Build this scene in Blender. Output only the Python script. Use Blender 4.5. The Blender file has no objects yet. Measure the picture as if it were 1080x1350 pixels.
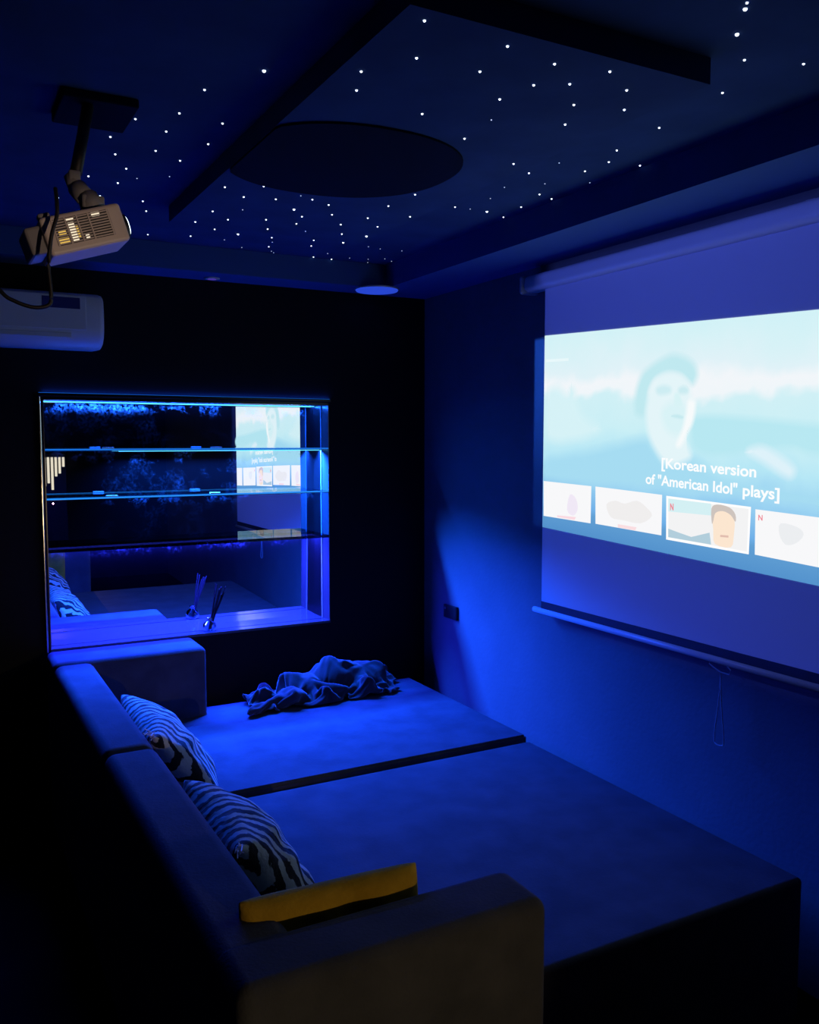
import bpy, bmesh, math, random
from mathutils import Vector, Matrix, noise

sc = bpy.context.scene
C = bpy.context.collection
R = math.radians
PI = math.pi

# ------------------------------------------------------------------ camera, world, exposure
cam_d = bpy.data.cameras.new('camera')
cam = bpy.data.objects.new('camera', cam_d); C.objects.link(cam)
cam.location = (0, 0, 1.70)
cam_d.sensor_fit = 'HORIZONTAL'; cam_d.sensor_width = 36.0
cam_d.lens = 36.0 * 1165.0 / 1080.0
cam_d.clip_start = 0.02
cam.rotation_euler = (R(90 - 4.662), 0, R(-28.514))
sc.camera = cam

w = bpy.data.worlds.new('world'); sc.world = w; w.use_nodes = True
w.node_tree.nodes['Background'].inputs[0].default_value = (0, 0, 0, 1)
w.node_tree.nodes['Background'].inputs[1].default_value = 0

vs = sc.view_settings
vs.view_transform = 'Standard'; vs.look = 'None'; vs.exposure = 0.0; vs.gamma = 1.0; vs.use_curve_mapping = False
sc.cycles.caustics_reflective = False
sc.cycles.caustics_refractive = False
sc.cycles.use_denoising = True
sc.cycles.max_bounces = 8
sc.cycles.transparent_max_bounces = 16
sc.cycles.sample_clamp_indirect = 4.0

# room sizes (metres): camera foot at the origin, +Y to the niche wall, +X to the screen wall
D, W, XL, YN = 4.10, 2.318, -1.25, -1.35
ZS, ZT = 2.435, 2.545            # soffit and tray ceiling heights
NX0, NX1, NZ0, NZ1, ND = 0.437, 1.768, 0.772, 1.885, 0.20   # niche opening and depth

def area(name, loc, rot, sx, sy, power, col, parent=None, spread=180):
    l = bpy.data.lights.new(name, 'AREA'); l.shape = 'RECTANGLE'; l.size = sx; l.size_y = sy
    l.energy = power; l.color = col; l.spread = R(spread)
    o = bpy.data.objects.new(name, l); o.location = loc; o.rotation_euler = rot; C.objects.link(o)
    if parent: o.parent = parent
    return o

# ------------------------------------------------------------------ materials
def srgb(r, g, b):
    f = lambda c: (c / 255 / 12.92) if c / 255 <= .04045 else ((c / 255 + .055) / 1.055) ** 2.4
    return (f(r), f(g), f(b), 1)

def mat(name, col, rough=.6, metal=0, spec=.5, sheen=0):
    m = bpy.data.materials.new(name); m.use_nodes = True
    b = m.node_tree.nodes['Principled BSDF']
    b.inputs['Base Color'].default_value = (*col[:3], 1)
    b.inputs['Roughness'].default_value = rough
    b.inputs['Metallic'].default_value = metal
    b.inputs['Specular IOR Level'].default_value = spec
    if sheen: b.inputs['Sheen Weight'].default_value = sheen
    return m

def N(m, t, **kw):
    n = m.node_tree.nodes.new(t)
    for k, v in kw.items(): setattr(n, k, v)
    return n
def L(m, a, b): m.node_tree.links.new(a, b)

def add_bump(m, scale, strength, dist=.01, detail=6):
    b = m.node_tree.nodes['Principled BSDF']
    tc = N(m, 'ShaderNodeTexCoord'); nz = N(m, 'ShaderNodeTexNoise')
    nz.inputs['Scale'].default_value = scale; nz.inputs['Detail'].default_value = detail
    bp = N(m, 'ShaderNodeBump'); bp.inputs['Strength'].default_value = strength; bp.inputs['Distance'].default_value = dist
    L(m, tc.outputs['Object'], nz.inputs['Vector']); L(m, nz.outputs['Fac'], bp.inputs['Height']); L(m, bp.outputs[0], b.inputs['Normal'])
    return m

def add_mottle(m, c1, c2, scale, detail=5):
    b = m.node_tree.nodes['Principled BSDF']
    tc = N(m, 'ShaderNodeTexCoord'); nz = N(m, 'ShaderNodeTexNoise')
    nz.inputs['Scale'].default_value = scale; nz.inputs['Detail'].default_value = detail
    rp = N(m, 'ShaderNodeValToRGB')
    rp.color_ramp.elements[0].position = .35; rp.color_ramp.elements[0].color = (*c1, 1)
    rp.color_ramp.elements[1].position = .68; rp.color_ramp.elements[1].color = (*c2, 1)
    L(m, tc.outputs['Object'], nz.inputs['Vector']); L(m, nz.outputs['Fac'], rp.inputs[0]); L(m, rp.outputs[0], b.inputs['Base Color'])
    return m

def emit(name, col, s=1.0, sample=True):
    m = bpy.data.materials.new(name); m.use_nodes = True
    nt = m.node_tree; nt.nodes.remove(nt.nodes['Principled BSDF'])
    e = N(m, 'ShaderNodeEmission'); e.inputs[0].default_value = (*col[:3], 1); e.inputs[1].default_value = s
    L(m, e.outputs[0], nt.nodes['Material Output'].inputs[0])
    if not sample: m.cycles.emission_sampling = 'NONE'
    return m

M = {}
M['back_wall'] = add_bump(mat('black_panelling', (.010, .010, .012), .8, spec=.15), 30, .2)
M['right_wall'] = add_bump(add_mottle(mat('charcoal_paint', (.1, .1, .11), .7, spec=.25), (.16, .17, .19), (.20, .20, .22), 3), 60, .15)
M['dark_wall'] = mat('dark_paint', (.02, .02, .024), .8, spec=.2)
M['floor'] = add_bump(mat('dark_tile', (.0022, .0022, .003), .8, spec=.06), 12, .05)
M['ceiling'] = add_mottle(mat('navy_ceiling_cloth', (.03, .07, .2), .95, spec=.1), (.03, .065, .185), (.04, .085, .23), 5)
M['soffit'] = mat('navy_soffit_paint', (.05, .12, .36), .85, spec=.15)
M['black_felt'] = mat('black_felt', (.008, .012, .03), 1, spec=.05)
M['sofa'] = add_bump(add_mottle(mat('grey_velour', (.06, .06, .06), .95, spec=.05, sheen=.05), (.046, .053, .075), (.066, .074, .102), 9, 8), 140, .35, .004)
M['white_plastic'] = mat('white_plastic', (.75, .75, .76), .35)
M['projector'] = mat('projector_shell', (.62, .55, .50), .45)
M['grey_plastic'] = mat('grey_plastic', (.22, .22, .23), .6)
M['black_plastic'] = mat('black_plastic', (.008, .008, .009), .5)
M['chrome'] = mat('dark_chrome', (.45, .46, .48), .18, 1)
M['black_metal'] = mat('black_metal', (.02, .02, .022), .3, .8)
M['screen'] = add_bump(mat('screen_fabric', (.74, .74, .78), .9, spec=.1), 300, .08, .002)
M['cord'] = mat('pale_cord', (.7, .68, .7), .6)
M['mustard'] = add_bump(add_mottle(mat('mustard_cloth', (.45, .27, .02), .9, spec=.1), (.33, .22, .02), (.46, .31, .035), 14), 120, .5, .004)
M['blanket'] = add_bump(mat('dark_fleece', (.032, .032, .037), .95, spec=.1, sheen=.3), 220, .3, .003)
M['side_panel'] = mat('niche_lacquer', (.085, .08, .078), .25)
M['sill'] = mat('niche_sill', (.10, .10, .105), .12)
M['star'] = emit('star_point', (.75, .85, 1), 3.5, False)
M['star_dim'] = emit('star_point_dim', (.55, .7, 1), 1.1, False)
M['lens_glow'] = emit('lens_glow', (.8, .9, 1), 3.0)
M['lamp_glow'] = emit('lamp_leak', (1, .85, .6), 1.0)
M['lamp_glow_y'] = emit('lamp_leak_amber', (1, .62, .12), .75)

# LED light colours
CY = (.007, .094, 1.0)
VI = (.016, .026, 1.0)
M['led_cyan'] = emit('led_cyan', (.08, .55, 1), 2.2)
M['edge_glow'] = emit('edge_glow_blue', (.01, .16, .72), 1.0)  # edge-lit glass glow put into emission; also on the added trim strip
M['edge_glow_bright'] = emit('edge_glow_cyan', (.02, .27, .95), 1.0)
M['led_violet'] = emit('led_violet', (.05, .07, 1), 1.3)

# dusty mirror: clean reflection, with dry splashes and dust; their fade down the pane paints in the strip light's falloff
def mirror_mat(name, ztop, amount, drips=False):
    m = bpy.data.materials.new(name); m.use_nodes = True
    nt = m.node_tree; b = nt.nodes['Principled BSDF']; out = nt.nodes['Material Output']
    b.inputs['Base Color'].default_value = (.93, .96, .98, 1); b.inputs['Metallic'].default_value = 1; b.inputs['Roughness'].default_value = 0.0
    d = N(m, 'ShaderNodeBsdfDiffuse'); d.inputs[0].default_value = (.62, .64, .66, 1)
    mix = N(m, 'ShaderNodeMixShader')
    geo = N(m, 'ShaderNodeNewGeometry'); sep = N(m, 'ShaderNodeSeparateXYZ'); L(m, geo.outputs['Position'], sep.inputs[0])
    n1 = N(m, 'ShaderNodeTexNoise'); n1.inputs['Scale'].default_value = 9; n1.inputs['Detail'].default_value = 9; n1.inputs['Roughness'].default_value = .72
    n2 = N(m, 'ShaderNodeTexNoise'); n2.inputs['Scale'].default_value = 75; n2.inputs['Detail'].default_value = 4
    L(m, geo.outputs['Position'], n1.inputs['Vector']); L(m, geo.outputs['Position'], n2.inputs['Vector'])
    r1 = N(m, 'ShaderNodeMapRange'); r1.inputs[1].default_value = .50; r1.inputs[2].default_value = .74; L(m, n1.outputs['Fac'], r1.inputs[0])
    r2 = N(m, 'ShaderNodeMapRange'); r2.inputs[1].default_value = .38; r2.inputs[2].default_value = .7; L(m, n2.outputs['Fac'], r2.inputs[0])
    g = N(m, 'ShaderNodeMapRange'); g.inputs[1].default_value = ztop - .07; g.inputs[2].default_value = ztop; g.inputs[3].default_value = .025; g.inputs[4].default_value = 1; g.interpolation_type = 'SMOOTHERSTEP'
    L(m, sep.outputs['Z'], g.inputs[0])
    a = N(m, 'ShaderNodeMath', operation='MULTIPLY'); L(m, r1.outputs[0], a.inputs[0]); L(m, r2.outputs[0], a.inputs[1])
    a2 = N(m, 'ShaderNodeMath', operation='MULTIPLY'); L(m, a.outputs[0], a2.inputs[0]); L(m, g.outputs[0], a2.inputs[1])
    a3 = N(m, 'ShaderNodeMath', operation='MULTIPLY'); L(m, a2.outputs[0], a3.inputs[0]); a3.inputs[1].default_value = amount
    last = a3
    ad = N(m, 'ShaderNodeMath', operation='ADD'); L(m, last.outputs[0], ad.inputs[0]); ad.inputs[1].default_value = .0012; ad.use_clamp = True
    L(m, ad.outputs[0], mix.inputs[0]); L(m, b.outputs[0], mix.inputs[1]); L(m, d.outputs[0], mix.inputs[2]); L(m, mix.outputs[0], out.inputs[0])
    return m

# clear glass shelf: light passes, faces reflect
def glass_mat(name, tint, refl):
    m = bpy.data.materials.new(name); m.use_nodes = True
    nt = m.node_tree; out = nt.nodes['Material Output']; nt.nodes.remove(nt.nodes['Principled BSDF'])
    t = N(m, 'ShaderNodeBsdfTransparent'); t.inputs[0].default_value = (*tint, 1)
    g = N(m, 'ShaderNodeBsdfGlossy'); g.inputs[0].default_value = (.8, .9, 1, 1); g.inputs['Roughness'].default_value = .02
    f = N(m, 'ShaderNodeFresnel'); f.inputs[0].default_value = 1.5
    ml = N(m, 'ShaderNodeMath', operation='MULTIPLY'); ml.inputs[1].default_value = refl; ml.use_clamp = True
    mx = N(m, 'ShaderNodeMixShader')
    L(m, f.outputs[0], ml.inputs[0]); L(m, ml.outputs[0], mx.inputs[0]); L(m, t.outputs[0], mx.inputs[1]); L(m, g.outputs[0], mx.inputs[2]); L(m, mx.outputs[0], out.inputs[0])
    return m
M['shelf_glass'] = glass_mat('shelf_glass', (.75, .85, .9), 1.0)
M['jar_glass'] = glass_mat('jar_glass', (.55, .8, .9), 2.0)
M['smoked'] = glass_mat('smoked_glass', (.45, .47, .5), .45)

# zebra print
def zebra():
    m = mat('zebra_print', (.4, .4, .4), .95, spec=.1, sheen=.2)
    b = m.node_tree.nodes['Principled BSDF']
    tc = N(m, 'ShaderNodeTexCoord'); mp = N(m, 'ShaderNodeMapping'); mp.inputs['Rotation'].default_value = (.2, 0, .35); mp.inputs['Location'].default_value = (.33, .12, .21)
    wv = N(m, 'ShaderNodeTexWave'); wv.wave_profile = 'SIN'
    wv.inputs['Scale'].default_value = 9.0; wv.inputs['Distortion'].default_value = 6; wv.inputs['Detail'].default_value = 4; wv.inputs['Detail Scale'].default_value = 1.6
    rp = N(m, 'ShaderNodeValToRGB'); e = rp.color_ramp.elements
    e[0].position = .42; e[0].color = (.012, .012, .014, 1); e[1].position = .56; e[1].color = (.46, .49, .47, 1)
    L(m, tc.outputs['Object'], mp.inputs[0]); L(m, mp.outputs[0], wv.inputs['Vector']); L(m, wv.outputs['Fac'], rp.inputs[0]); L(m, rp.outputs[0], b.inputs['Base Color'])
    nz = N(m, 'ShaderNodeTexNoise'); nz.inputs['Scale'].default_value = 16; nz.inputs['Detail'].default_value = 4
    bp = N(m, 'ShaderNodeBump'); bp.inputs['Strength'].default_value = .6; bp.inputs['Distance'].default_value = .02
    L(m, tc.outputs['Object'], nz.inputs['Vector']); L(m, nz.outputs['Fac'], bp.inputs['Height']); L(m, bp.outputs[0], b.inputs['Normal'])
    return m
M['zebra'] = zebra()

# ------------------------------------------------------------------ mesh helpers
def obj(name, bm, m, parent=None, smooth=False):
    me = bpy.data.meshes.new(name)
    bmesh.ops.recalc_face_normals(bm, faces=bm.faces)
    bm.to_mesh(me); bm.free()
    o = bpy.data.objects.new(name, me); C.objects.link(o)
    for x in (m if isinstance(m, (list, tuple)) else [m]): me.materials.append(x)
    if smooth:
        for p in me.polygons: p.use_smooth = True
    if parent: o.parent = parent; o.matrix_parent_inverse = Matrix.Identity(4)
    return o

def bx(bm, x0, x1, y0, y1, z0, z1, bev=0, seg=2, mtx=None):
    r = bmesh.ops.create_cube(bm, size=1)
    vs_ = r['verts']
    for v in vs_:
        v.co = Vector(((x0 + x1) / 2 + v.co.x * (x1 - x0), (y0 + y1) / 2 + v.co.y * (y1 - y0), (z0 + z1) / 2 + v.co.z * (z1 - z0)))
    if bev:
        es = {e for v in vs_ for e in v.link_edges}
        rr = bmesh.ops.bevel(bm, geom=list(es) , offset=bev, segments=seg, affect='EDGES', profile=.5)
        vs_ = list({v for f in rr['faces'] for v in f.verts} | {v for v in vs_ if v.is_valid})
    if mtx: bmesh.ops.transform(bm, matrix=mtx, verts=vs_)
    return vs_

def box(name, x0, x1, y0, y1, z0, z1, m, parent=None, bev=0, seg=2, smooth=False):
    bm = bmesh.new(); bx(bm, x0, x1, y0, y1, z0, z1, bev, seg)
    return obj(name, bm, m, parent, smooth)

def tube(bm, pts, r, n=8, closed=False):
    pts = [Vector(p) for p in pts]; rings = []
    k = len(pts); up = Vector((0, 0, 1))
    for i, p in enumerate(pts):
        a = pts[(i - 1) % k] if (closed or i) else p
        b = pts[(i + 1) % k] if (closed or i < k - 1) else p
        t = (b - a).normalized()
        u = t.cross(up)
        if u.length < .05: u = t.cross(Vector((1, 0, 0)))
        u.normalize(); v = t.cross(u).normalized()
        rr = r[i] if isinstance(r, (list, tuple)) else r
        rings.append([bm.verts.new(p + (u * math.cos(2 * PI * q / n) + v * math.sin(2 * PI * q / n)) * rr) for q in range(n)])
    for i in range(k if closed else k - 1):
        A, B = rings[i], rings[(i + 1) % k]
        for q in range(n): bm.faces.new((A[q], A[(q + 1) % n], B[(q + 1) % n], B[q]))
    if not closed:
        bm.faces.new(rings[0]); bm.faces.new(rings[-1][::-1])

def smooth_path(pts, n=8):
    P = [Vector(p) for p in pts]; out = []
    for i in range(len(P) - 1):
        p0 = P[max(i - 1, 0)]; p1 = P[i]; p2 = P[i + 1]; p3 = P[min(i + 2, len(P) - 1)]
        for k in range(n):
            t = k / n
            out.append(.5 * ((2 * p1) + (p2 - p0) * t + (2 * p0 - 5 * p1 + 4 * p2 - p3) * t * t + (3 * p1 - p0 - 3 * p2 + p3) * t ** 3))
    out.append(P[-1]); return out

def lathe(bm, prof, c=(0, 0, 0), n=24):
    rings = []
    for r, z in prof:
        if r < 1e-5: rings.append([bm.verts.new((c[0], c[1], c[2] + z))])
        else: rings.append([bm.verts.new((c[0] + r * math.cos(2 * PI * q / n), c[1] + r * math.sin(2 * PI * q / n), c[2] + z)) for q in range(n)])
    for A, B in zip(rings, rings[1:]):
        for q in range(n):
            a = [A[q % len(A)], A[(q + 1) % len(A)]] if len(A) > 1 else [A[0]]
            b = [B[(q + 1) % len(B)], B[q % len(B)]] if len(B) > 1 else [B[0]]
            if len(a) + len(b) >= 3: bm.faces.new(a + b)

def poly_prism(bm, pts, z0, z1):
    lo = [bm.verts.new((x, y, z0)) for x, y in pts]; hi = [bm.verts.new((x, y, z1)) for x, y in pts]
    k = len(pts)
    bm.faces.new(lo[::-1]); bm.faces.new(hi)
    for i in range(k): bm.faces.new((lo[i], lo[(i + 1) % k], hi[(i + 1) % k], hi[i]))

def tag(o, label, cat=None, group=None, kind=None):
    if label: o['label'] = label
    if cat: o['category'] = cat
    if group: o['group'] = group
    if kind: o['kind'] = kind
    return o

def thing(name, label, cat, loc=(0, 0, 0), group=None):
    o = bpy.data.objects.new(name, None); o.empty_display_size = .05; C.objects.link(o); o.location = loc
    return tag(o, label, cat, group)

def local(o_parent, *p):      # world point to the thing's own coordinates (things are only moved, not turned)
    return tuple(a - b for a, b in zip(p, o_parent.location))

# ------------------------------------------------------------------ room shell
T = .08
def struct(o, label): o['kind'] = 'structure'; o['label'] = label; o['category'] = 'room'; return o

struct(box('floor', XL - T, W + T, YN - T, D + T, -T, 0, M['floor']), 'dark floor seen as a faint blue sheen left of the sofa')
bm = bmesh.new()       # niche wall, with the opening left out
bx(bm, XL - T, NX0, D, D + T, 0, ZT + .1); bx(bm, NX1, W + T, D, D + T, 0, ZT + .1)
bx(bm, NX0, NX1, D, D + T, 0, NZ0); bx(bm, NX0, NX1, D, D + T, NZ1, ZT + .1)
struct(obj('wall_back', bm, M['back_wall']), 'black back wall around the lit mirror niche')
struct(box('wall_right', W, W + T, YN - T, D, 0, ZT + .1, M['right_wall']), 'charcoal right wall glowing blue behind the projection screen')
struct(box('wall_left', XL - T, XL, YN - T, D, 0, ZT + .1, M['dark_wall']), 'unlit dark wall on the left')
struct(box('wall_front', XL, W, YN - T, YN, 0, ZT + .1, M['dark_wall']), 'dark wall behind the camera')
SX, SY = 1.985, 3.90
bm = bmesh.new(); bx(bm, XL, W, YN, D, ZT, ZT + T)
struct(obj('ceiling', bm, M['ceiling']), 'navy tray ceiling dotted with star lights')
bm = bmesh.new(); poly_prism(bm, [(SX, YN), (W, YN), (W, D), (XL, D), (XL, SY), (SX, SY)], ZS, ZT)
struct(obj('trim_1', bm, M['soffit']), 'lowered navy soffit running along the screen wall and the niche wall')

# dropped ceiling panel with a round black inset
PX0, PX1, PY0, PY1, PZ = .80, 1.56, 1.47, 3.30, 2.488
p = thing('ceiling_panel', 'navy rectangular panel hung below the tray ceiling, dotted with star lights', 'ceiling panel', (1.18, 2.385, PZ))
bm = bmesh.new(); bx(bm, *[v for ax, (a, b) in enumerate(((PX0, PX1), (PY0, PY1), (PZ, ZT))) for v in (a - p.location[ax], b - p.location[ax])])
obj('panel_board', bm, M['ceiling'], p)
bm = bmesh.new(); pts = []
for k in range(64):
    a = 2 * PI * k / 64
    pts.append((max(1.075 + .335 * math.copysign(abs(math.cos(a)) ** .9, math.cos(a)), PX0 + .002) - p.location[0], 2.375 + .325 * math.copysign(abs(math.sin(a)) ** .9, math.sin(a)) - p.location[1]))
poly_prism(bm, pts, -.006, .002)
tag(obj('round_inset', bm, M['black_felt'], p), 'round black inset without stars')

# ------------------------------------------------------------------ niche with mirrors, shelves and LED strips
nc = thing('mirror_niche', 'mirror-backed wall niche with three shelves lit by blue LED strips', 'display niche', ((NX0 + NX1) / 2, D, NZ0))
def nbox(name, x0, x1, y0, y1, z0, z1, m, par=None, **k):
    a = local(nc, x0, y0, z0); b = local(nc, x1, y1, z1)
    return box(name, a[0], b[0], a[1], b[1], a[2], b[2], m, par or nc, **k)
YB = D + ND
Z1, Z2, Z3 = 1.661, 1.446, 1.222          # shelf tops
SILL = .785
nbox('carcass_back', NX0 - .03, NX1 + .03, YB + .012, YB + .03, NZ0 - .03, NZ1 + .03, M['black_metal'])
nbox('side_panel', NX1 - .004, NX1 + .018, D + .001, YB + .012, NZ0, NZ1, M['side_panel'])
nbox('side_panel', NX0 - .018, NX0 + .004, D + .001, YB + .012, NZ0, NZ1, M['side_panel'])
nbox('top_panel', NX0, NX1, D + .001, YB + .012, NZ1 - .012, NZ1 + .012, M['black_metal'])
nbox('sill', NX0, NX1, D - .004, YB + .012, NZ0, SILL, M['sill'], bev=.002)
nbox('mirror_edge_line', NX1 - .0085, NX1 - .0035, D + .085, D + .092, SILL, NZ1 - .014, M['white_plastic'])  # pale line put in for the bright corner of the mirror
nbox('side_reflection', NX1 - .0065, NX1 - .0035, D + .092, YB - .002, SILL, NZ1 - .014, M['black_metal'])  # dark sheet standing in for the side panel's reflection in the mirror
nbox('sill_reflection_line', NX0 + .004, NX1 - .006, D + .060, D + .064, SILL - .001, SILL + .0012, M['black_plastic'])  # dark line put in where the sill meets its reflection
# face frame
fr = bmesh.new()
ox, oy, oz = nc.location
bx(fr, NX0 - .022 - ox, NX1 + .004 - ox, -.022, .0, NZ1 + .002 - oz, NZ1 + .016 - oz, .003)
frame = obj('face_frame', fr, M['black_metal'], nc)
fr = bmesh.new(); bx(fr, NX0 - .019 - ox, NX0 - .010 - ox, -.022, 0, NZ0 - oz, NZ1 + .002 - oz, .003)
obj('chrome_edge', fr, M['chrome'], frame)
# mirrors: one pane to each compartment, each hung a little differently
def pane(z0, z1, tilt, yaw, mm):
    zc = (z0 + z1) / 2
    bm = bmesh.new(); bx(bm, NX0 - ox, NX1 - ox, -.004, .004, -(z1 - z0) / 2, (z1 - z0) / 2)
    bmesh.ops.transform(bm, matrix=Matrix.Rotation(R(yaw), 4, 'Z') @ Matrix.Rotation(R(tilt), 4, 'X'), verts=bm.verts)
    bmesh.ops.translate(bm, vec=(0, YB - oy - .004, zc - oz), verts=bm.verts)
    return obj('mirror_pane', bm, mm, nc)
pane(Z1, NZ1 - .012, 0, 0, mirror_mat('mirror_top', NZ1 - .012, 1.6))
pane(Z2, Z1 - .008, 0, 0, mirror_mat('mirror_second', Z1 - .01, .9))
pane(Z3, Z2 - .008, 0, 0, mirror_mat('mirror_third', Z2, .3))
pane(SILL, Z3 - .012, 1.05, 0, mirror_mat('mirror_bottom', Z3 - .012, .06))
# shelves, the glow of their glass front edges put in as emissive strips
for z, mt_e, gm in ((Z1, 'edge_glow', 'shelf_glass'), (Z2, 'edge_glow_bright', 'shelf_glass'), (Z3, None, 'smoked')):
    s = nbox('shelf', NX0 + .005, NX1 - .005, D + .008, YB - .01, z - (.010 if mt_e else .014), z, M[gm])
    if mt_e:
        nbox('edge_glow', NX0 + .005, NX1 - .005, D - .002, D + .0075, z - .0065, z, M[mt_e], s)  # emissive stand-in for light caught in the glass edge, no LED tape here
    else:
        nbox('front_rail', NX0 + .005, NX1 - .005, D - .002, D + .0075, z - .0135, z, M['smoked'], s)
for cx_, z in ((.68, Z1), (1.17, Z1), (1.16, Z2), (.69, Z2 + .0)):
    nbox('shelf_clip', cx_, cx_ + .05, D + .002, D + .02, z, z + .007, M['white_plastic'], bev=.002)
# LED strips (emitting tape on an aluminium channel) and the light they throw
TILT = 4
def led(x0, x1, z, m, power, col, y=D + .165, spread=180, wide=.012):
    s = nbox('led_strip', x0, x1, y, y + .010, z - .003, z, M[m])
    a = area('led_light', local(nc, (x0 + x1) / 2, y + .004, z - .004), (R(-TILT), 0, 0), x1 - x0, wide, power, col, nc, spread)
    return s
LEDP = 14.0
led(NX0 + .01, NX1 - .01, NZ1 - .012, 'led_cyan', 1.0 * LEDP, CY)
led(NX0 + .33, NX1 - .01, Z1 - .011, 'led_cyan', 14.5 * LEDP, CY, D + .100, 144, .035)
led(NX0 + .01, NX1 - .01, Z3 - .015, 'led_violet', 6.5 * LEDP, VI)

nbox('added_trim_glow', NX0 - .015, NX1, D - .012, D - .002, NZ1 + .016, NZ1 + .0175, M['edge_glow'])  # made-up glowing strip on top of the frame, goes with the added light
area('added_trim_light', local(nc, (NX0 + NX1) / 2, D - .008, NZ1 + .020), (R(180 - 30), 0, 0), NX1 - NX0, .008, .45, (.01, .09, 1), nc)  # added upward light to turn air conditioner, projector underside and soffit blue

# ------------------------------------------------------------------ sofa
so = thing('sofa', 'deep grey velour corner sofa bed with low back and short arms', 'sofa', (1.3, 2.75, 0))
def sbox(name, x0, x1, y0, y1, z0, z1, bev=.03, seg=4):
    a = local(so, x0, y0, z0); b = local(so, x1, y1, z1)
    return box(name, a[0], b[0], a[1], b[1], a[2], b[2], M['sofa'], so, bev, seg, True)
sbox('backrest', .415, .571, 1.375, 2.656, .02, .7822, .034, 5)
sbox('backrest', .415, .571, 2.661, 3.817, .02, .781, .034, 5)
sbox('armrest', .417, 1.062, 1.361, 1.523, .02, .783, .030, 5)
sbox('armrest', .415, 1.052, 3.821, 4.075, .02, .783, .026, 5)
sbox('seat', .579, 2.150, 1.597, 2.914, .02, .454, .016, 4)
bm = bmesh.new()
poly_prism(bm, [(x - 1.3, y - 2.75) for x, y in ((.579, 2.924), (2.150, 2.924), (2.150, 3.955), (1.062, 3.955), (1.062, 3.814), (.579, 3.814))], .02, .4745)
bmesh.ops.bevel(bm, geom=list(bm.edges), offset=.012, segments=3, affect='EDGES')
obj('seat', bm, M['sofa'], so, True)
for o_ in so.children:
    wn = o_.modifiers.new('flat_faces', 'WEIGHTED_NORMAL'); wn.weight = 100

# ------------------------------------------------------------------ pillows
def pillow_bm(w_, h_, t_, seed, n=26, pinch=.10, soft=.5):
    bm = bmesh.new(); g = {}
    for side in (1, -1):
        for i in range(n + 1):
            for j in range(n + 1):
                edge = i in (0, n) or j in (0, n)
                if side == -1 and edge: g[(side, i, j)] = g[(1, i, j)]; continue
                u = 2 * i / n - 1; v = 2 * j / n - 1
                px_ = u * (1 - pinch * (1 - u * u) * 0 - pinch * (1 - v * v)) if False else u * (1 - pinch * (1 - v * v) * abs(u))
                py_ = v * (1 - pinch * (1 - u * u) * abs(v))
                th = (max(0, 1 - u * u) ** soft) * (max(0, 1 - v * v) ** soft)
                nn = noise.noise(Vector((u * 2.2 + seed, v * 2.2, side * 3)))
                rad = math.hypot(u, v) + 1e-6
                wr = .05 * math.sin(9 * math.atan2(v, u) + seed) * min(1, rad) * (1 - max(abs(u), abs(v)) ** 4)
                z = side * t_ / 2 * th * (1 + .22 * nn + wr * 2.2)
                g[(side, i, j)] = bm.verts.new((px_ * w_ / 2, py_ * h_ / 2, z))
        for i in range(n):
            for j in range(n):
                q = [g[(side, i, j)], g[(side, i + 1, j)], g[(side, i + 1, j + 1)], g[(side, i, j + 1)]]
                bm.faces.new(q if side == 1 else q[::-1])
    return bm

def pillow(name, label, w_, h_, t_, seed, m, loc, rot, group=None, tassels=(), pinch=.07, soft=.45):
    r = thing(name, label, 'pillow', loc, group)
    r.rotation_euler = rot
    cv = obj('cover', pillow_bm(w_, h_, t_, seed, 26, pinch, soft), m, r, True)
    s = cv.modifiers.new('sub', 'SUBSURF'); s.levels = 1; s.render_levels = 1
    for cx_, cy_ in tassels:
        bm = bmesh.new(); random.seed(seed)
        for k in range(9):
            a = Vector((cx_ * w_ / 2 * .97, cy_ * h_ / 2 * .97, 0))
            d1 = a + Vector((cx_ * .02 + random.uniform(-.012, .012), cy_ * .02 + random.uniform(-.012, .012), random.uniform(-.01, .01)))
            d2 = d1 + Vector((cx_ * .03 + random.uniform(-.02, .02), cy_ * .02 + random.uniform(-.02, .02), random.uniform(-.02, .02)))
            tube(bm, smooth_path([a, d1, d2], 3), .0016, 5)
        obj('tassel', bm, M['cord'], r)
    return r
# local x = along the backrest (world -Y), local y = up the lean
def lean(yaw, back): return Matrix.Rotation(R(yaw), 4, 'Z') @ Matrix.Rotation(R(back), 4, 'X')
def rot_of(m): return m.to_euler()
pillow('zebra_pillow', 'zebra print pillow leaning on the backrest, the farther of the two, towards the niche', .56, .36, .18, 1.3, M['zebra'], (.700, 3.06, .622), rot_of(lean(90, 52)), None, ((1, -1), (-1, 1)))
pillow('zebra_pillow', 'zebra print pillow leaning on the backrest, the nearer of the two, touching the mustard pillow', .50, .37, .20, 5.1, M['zebra'], (.702, 2.17, .608), rot_of(lean(91, 54)), None, ((-1, -1), (-1, 1)))
pillow('mustard_pillow', 'mustard yellow pillow tucked behind the near armrest', .39, .36, .09, 2.2, M['mustard'], (.680, 1.574, .638), rot_of(lean(177, -87)), pinch=.0, soft=.24)

# ------------------------------------------------------------------ blanket
BLANKET_W = 60
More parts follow.
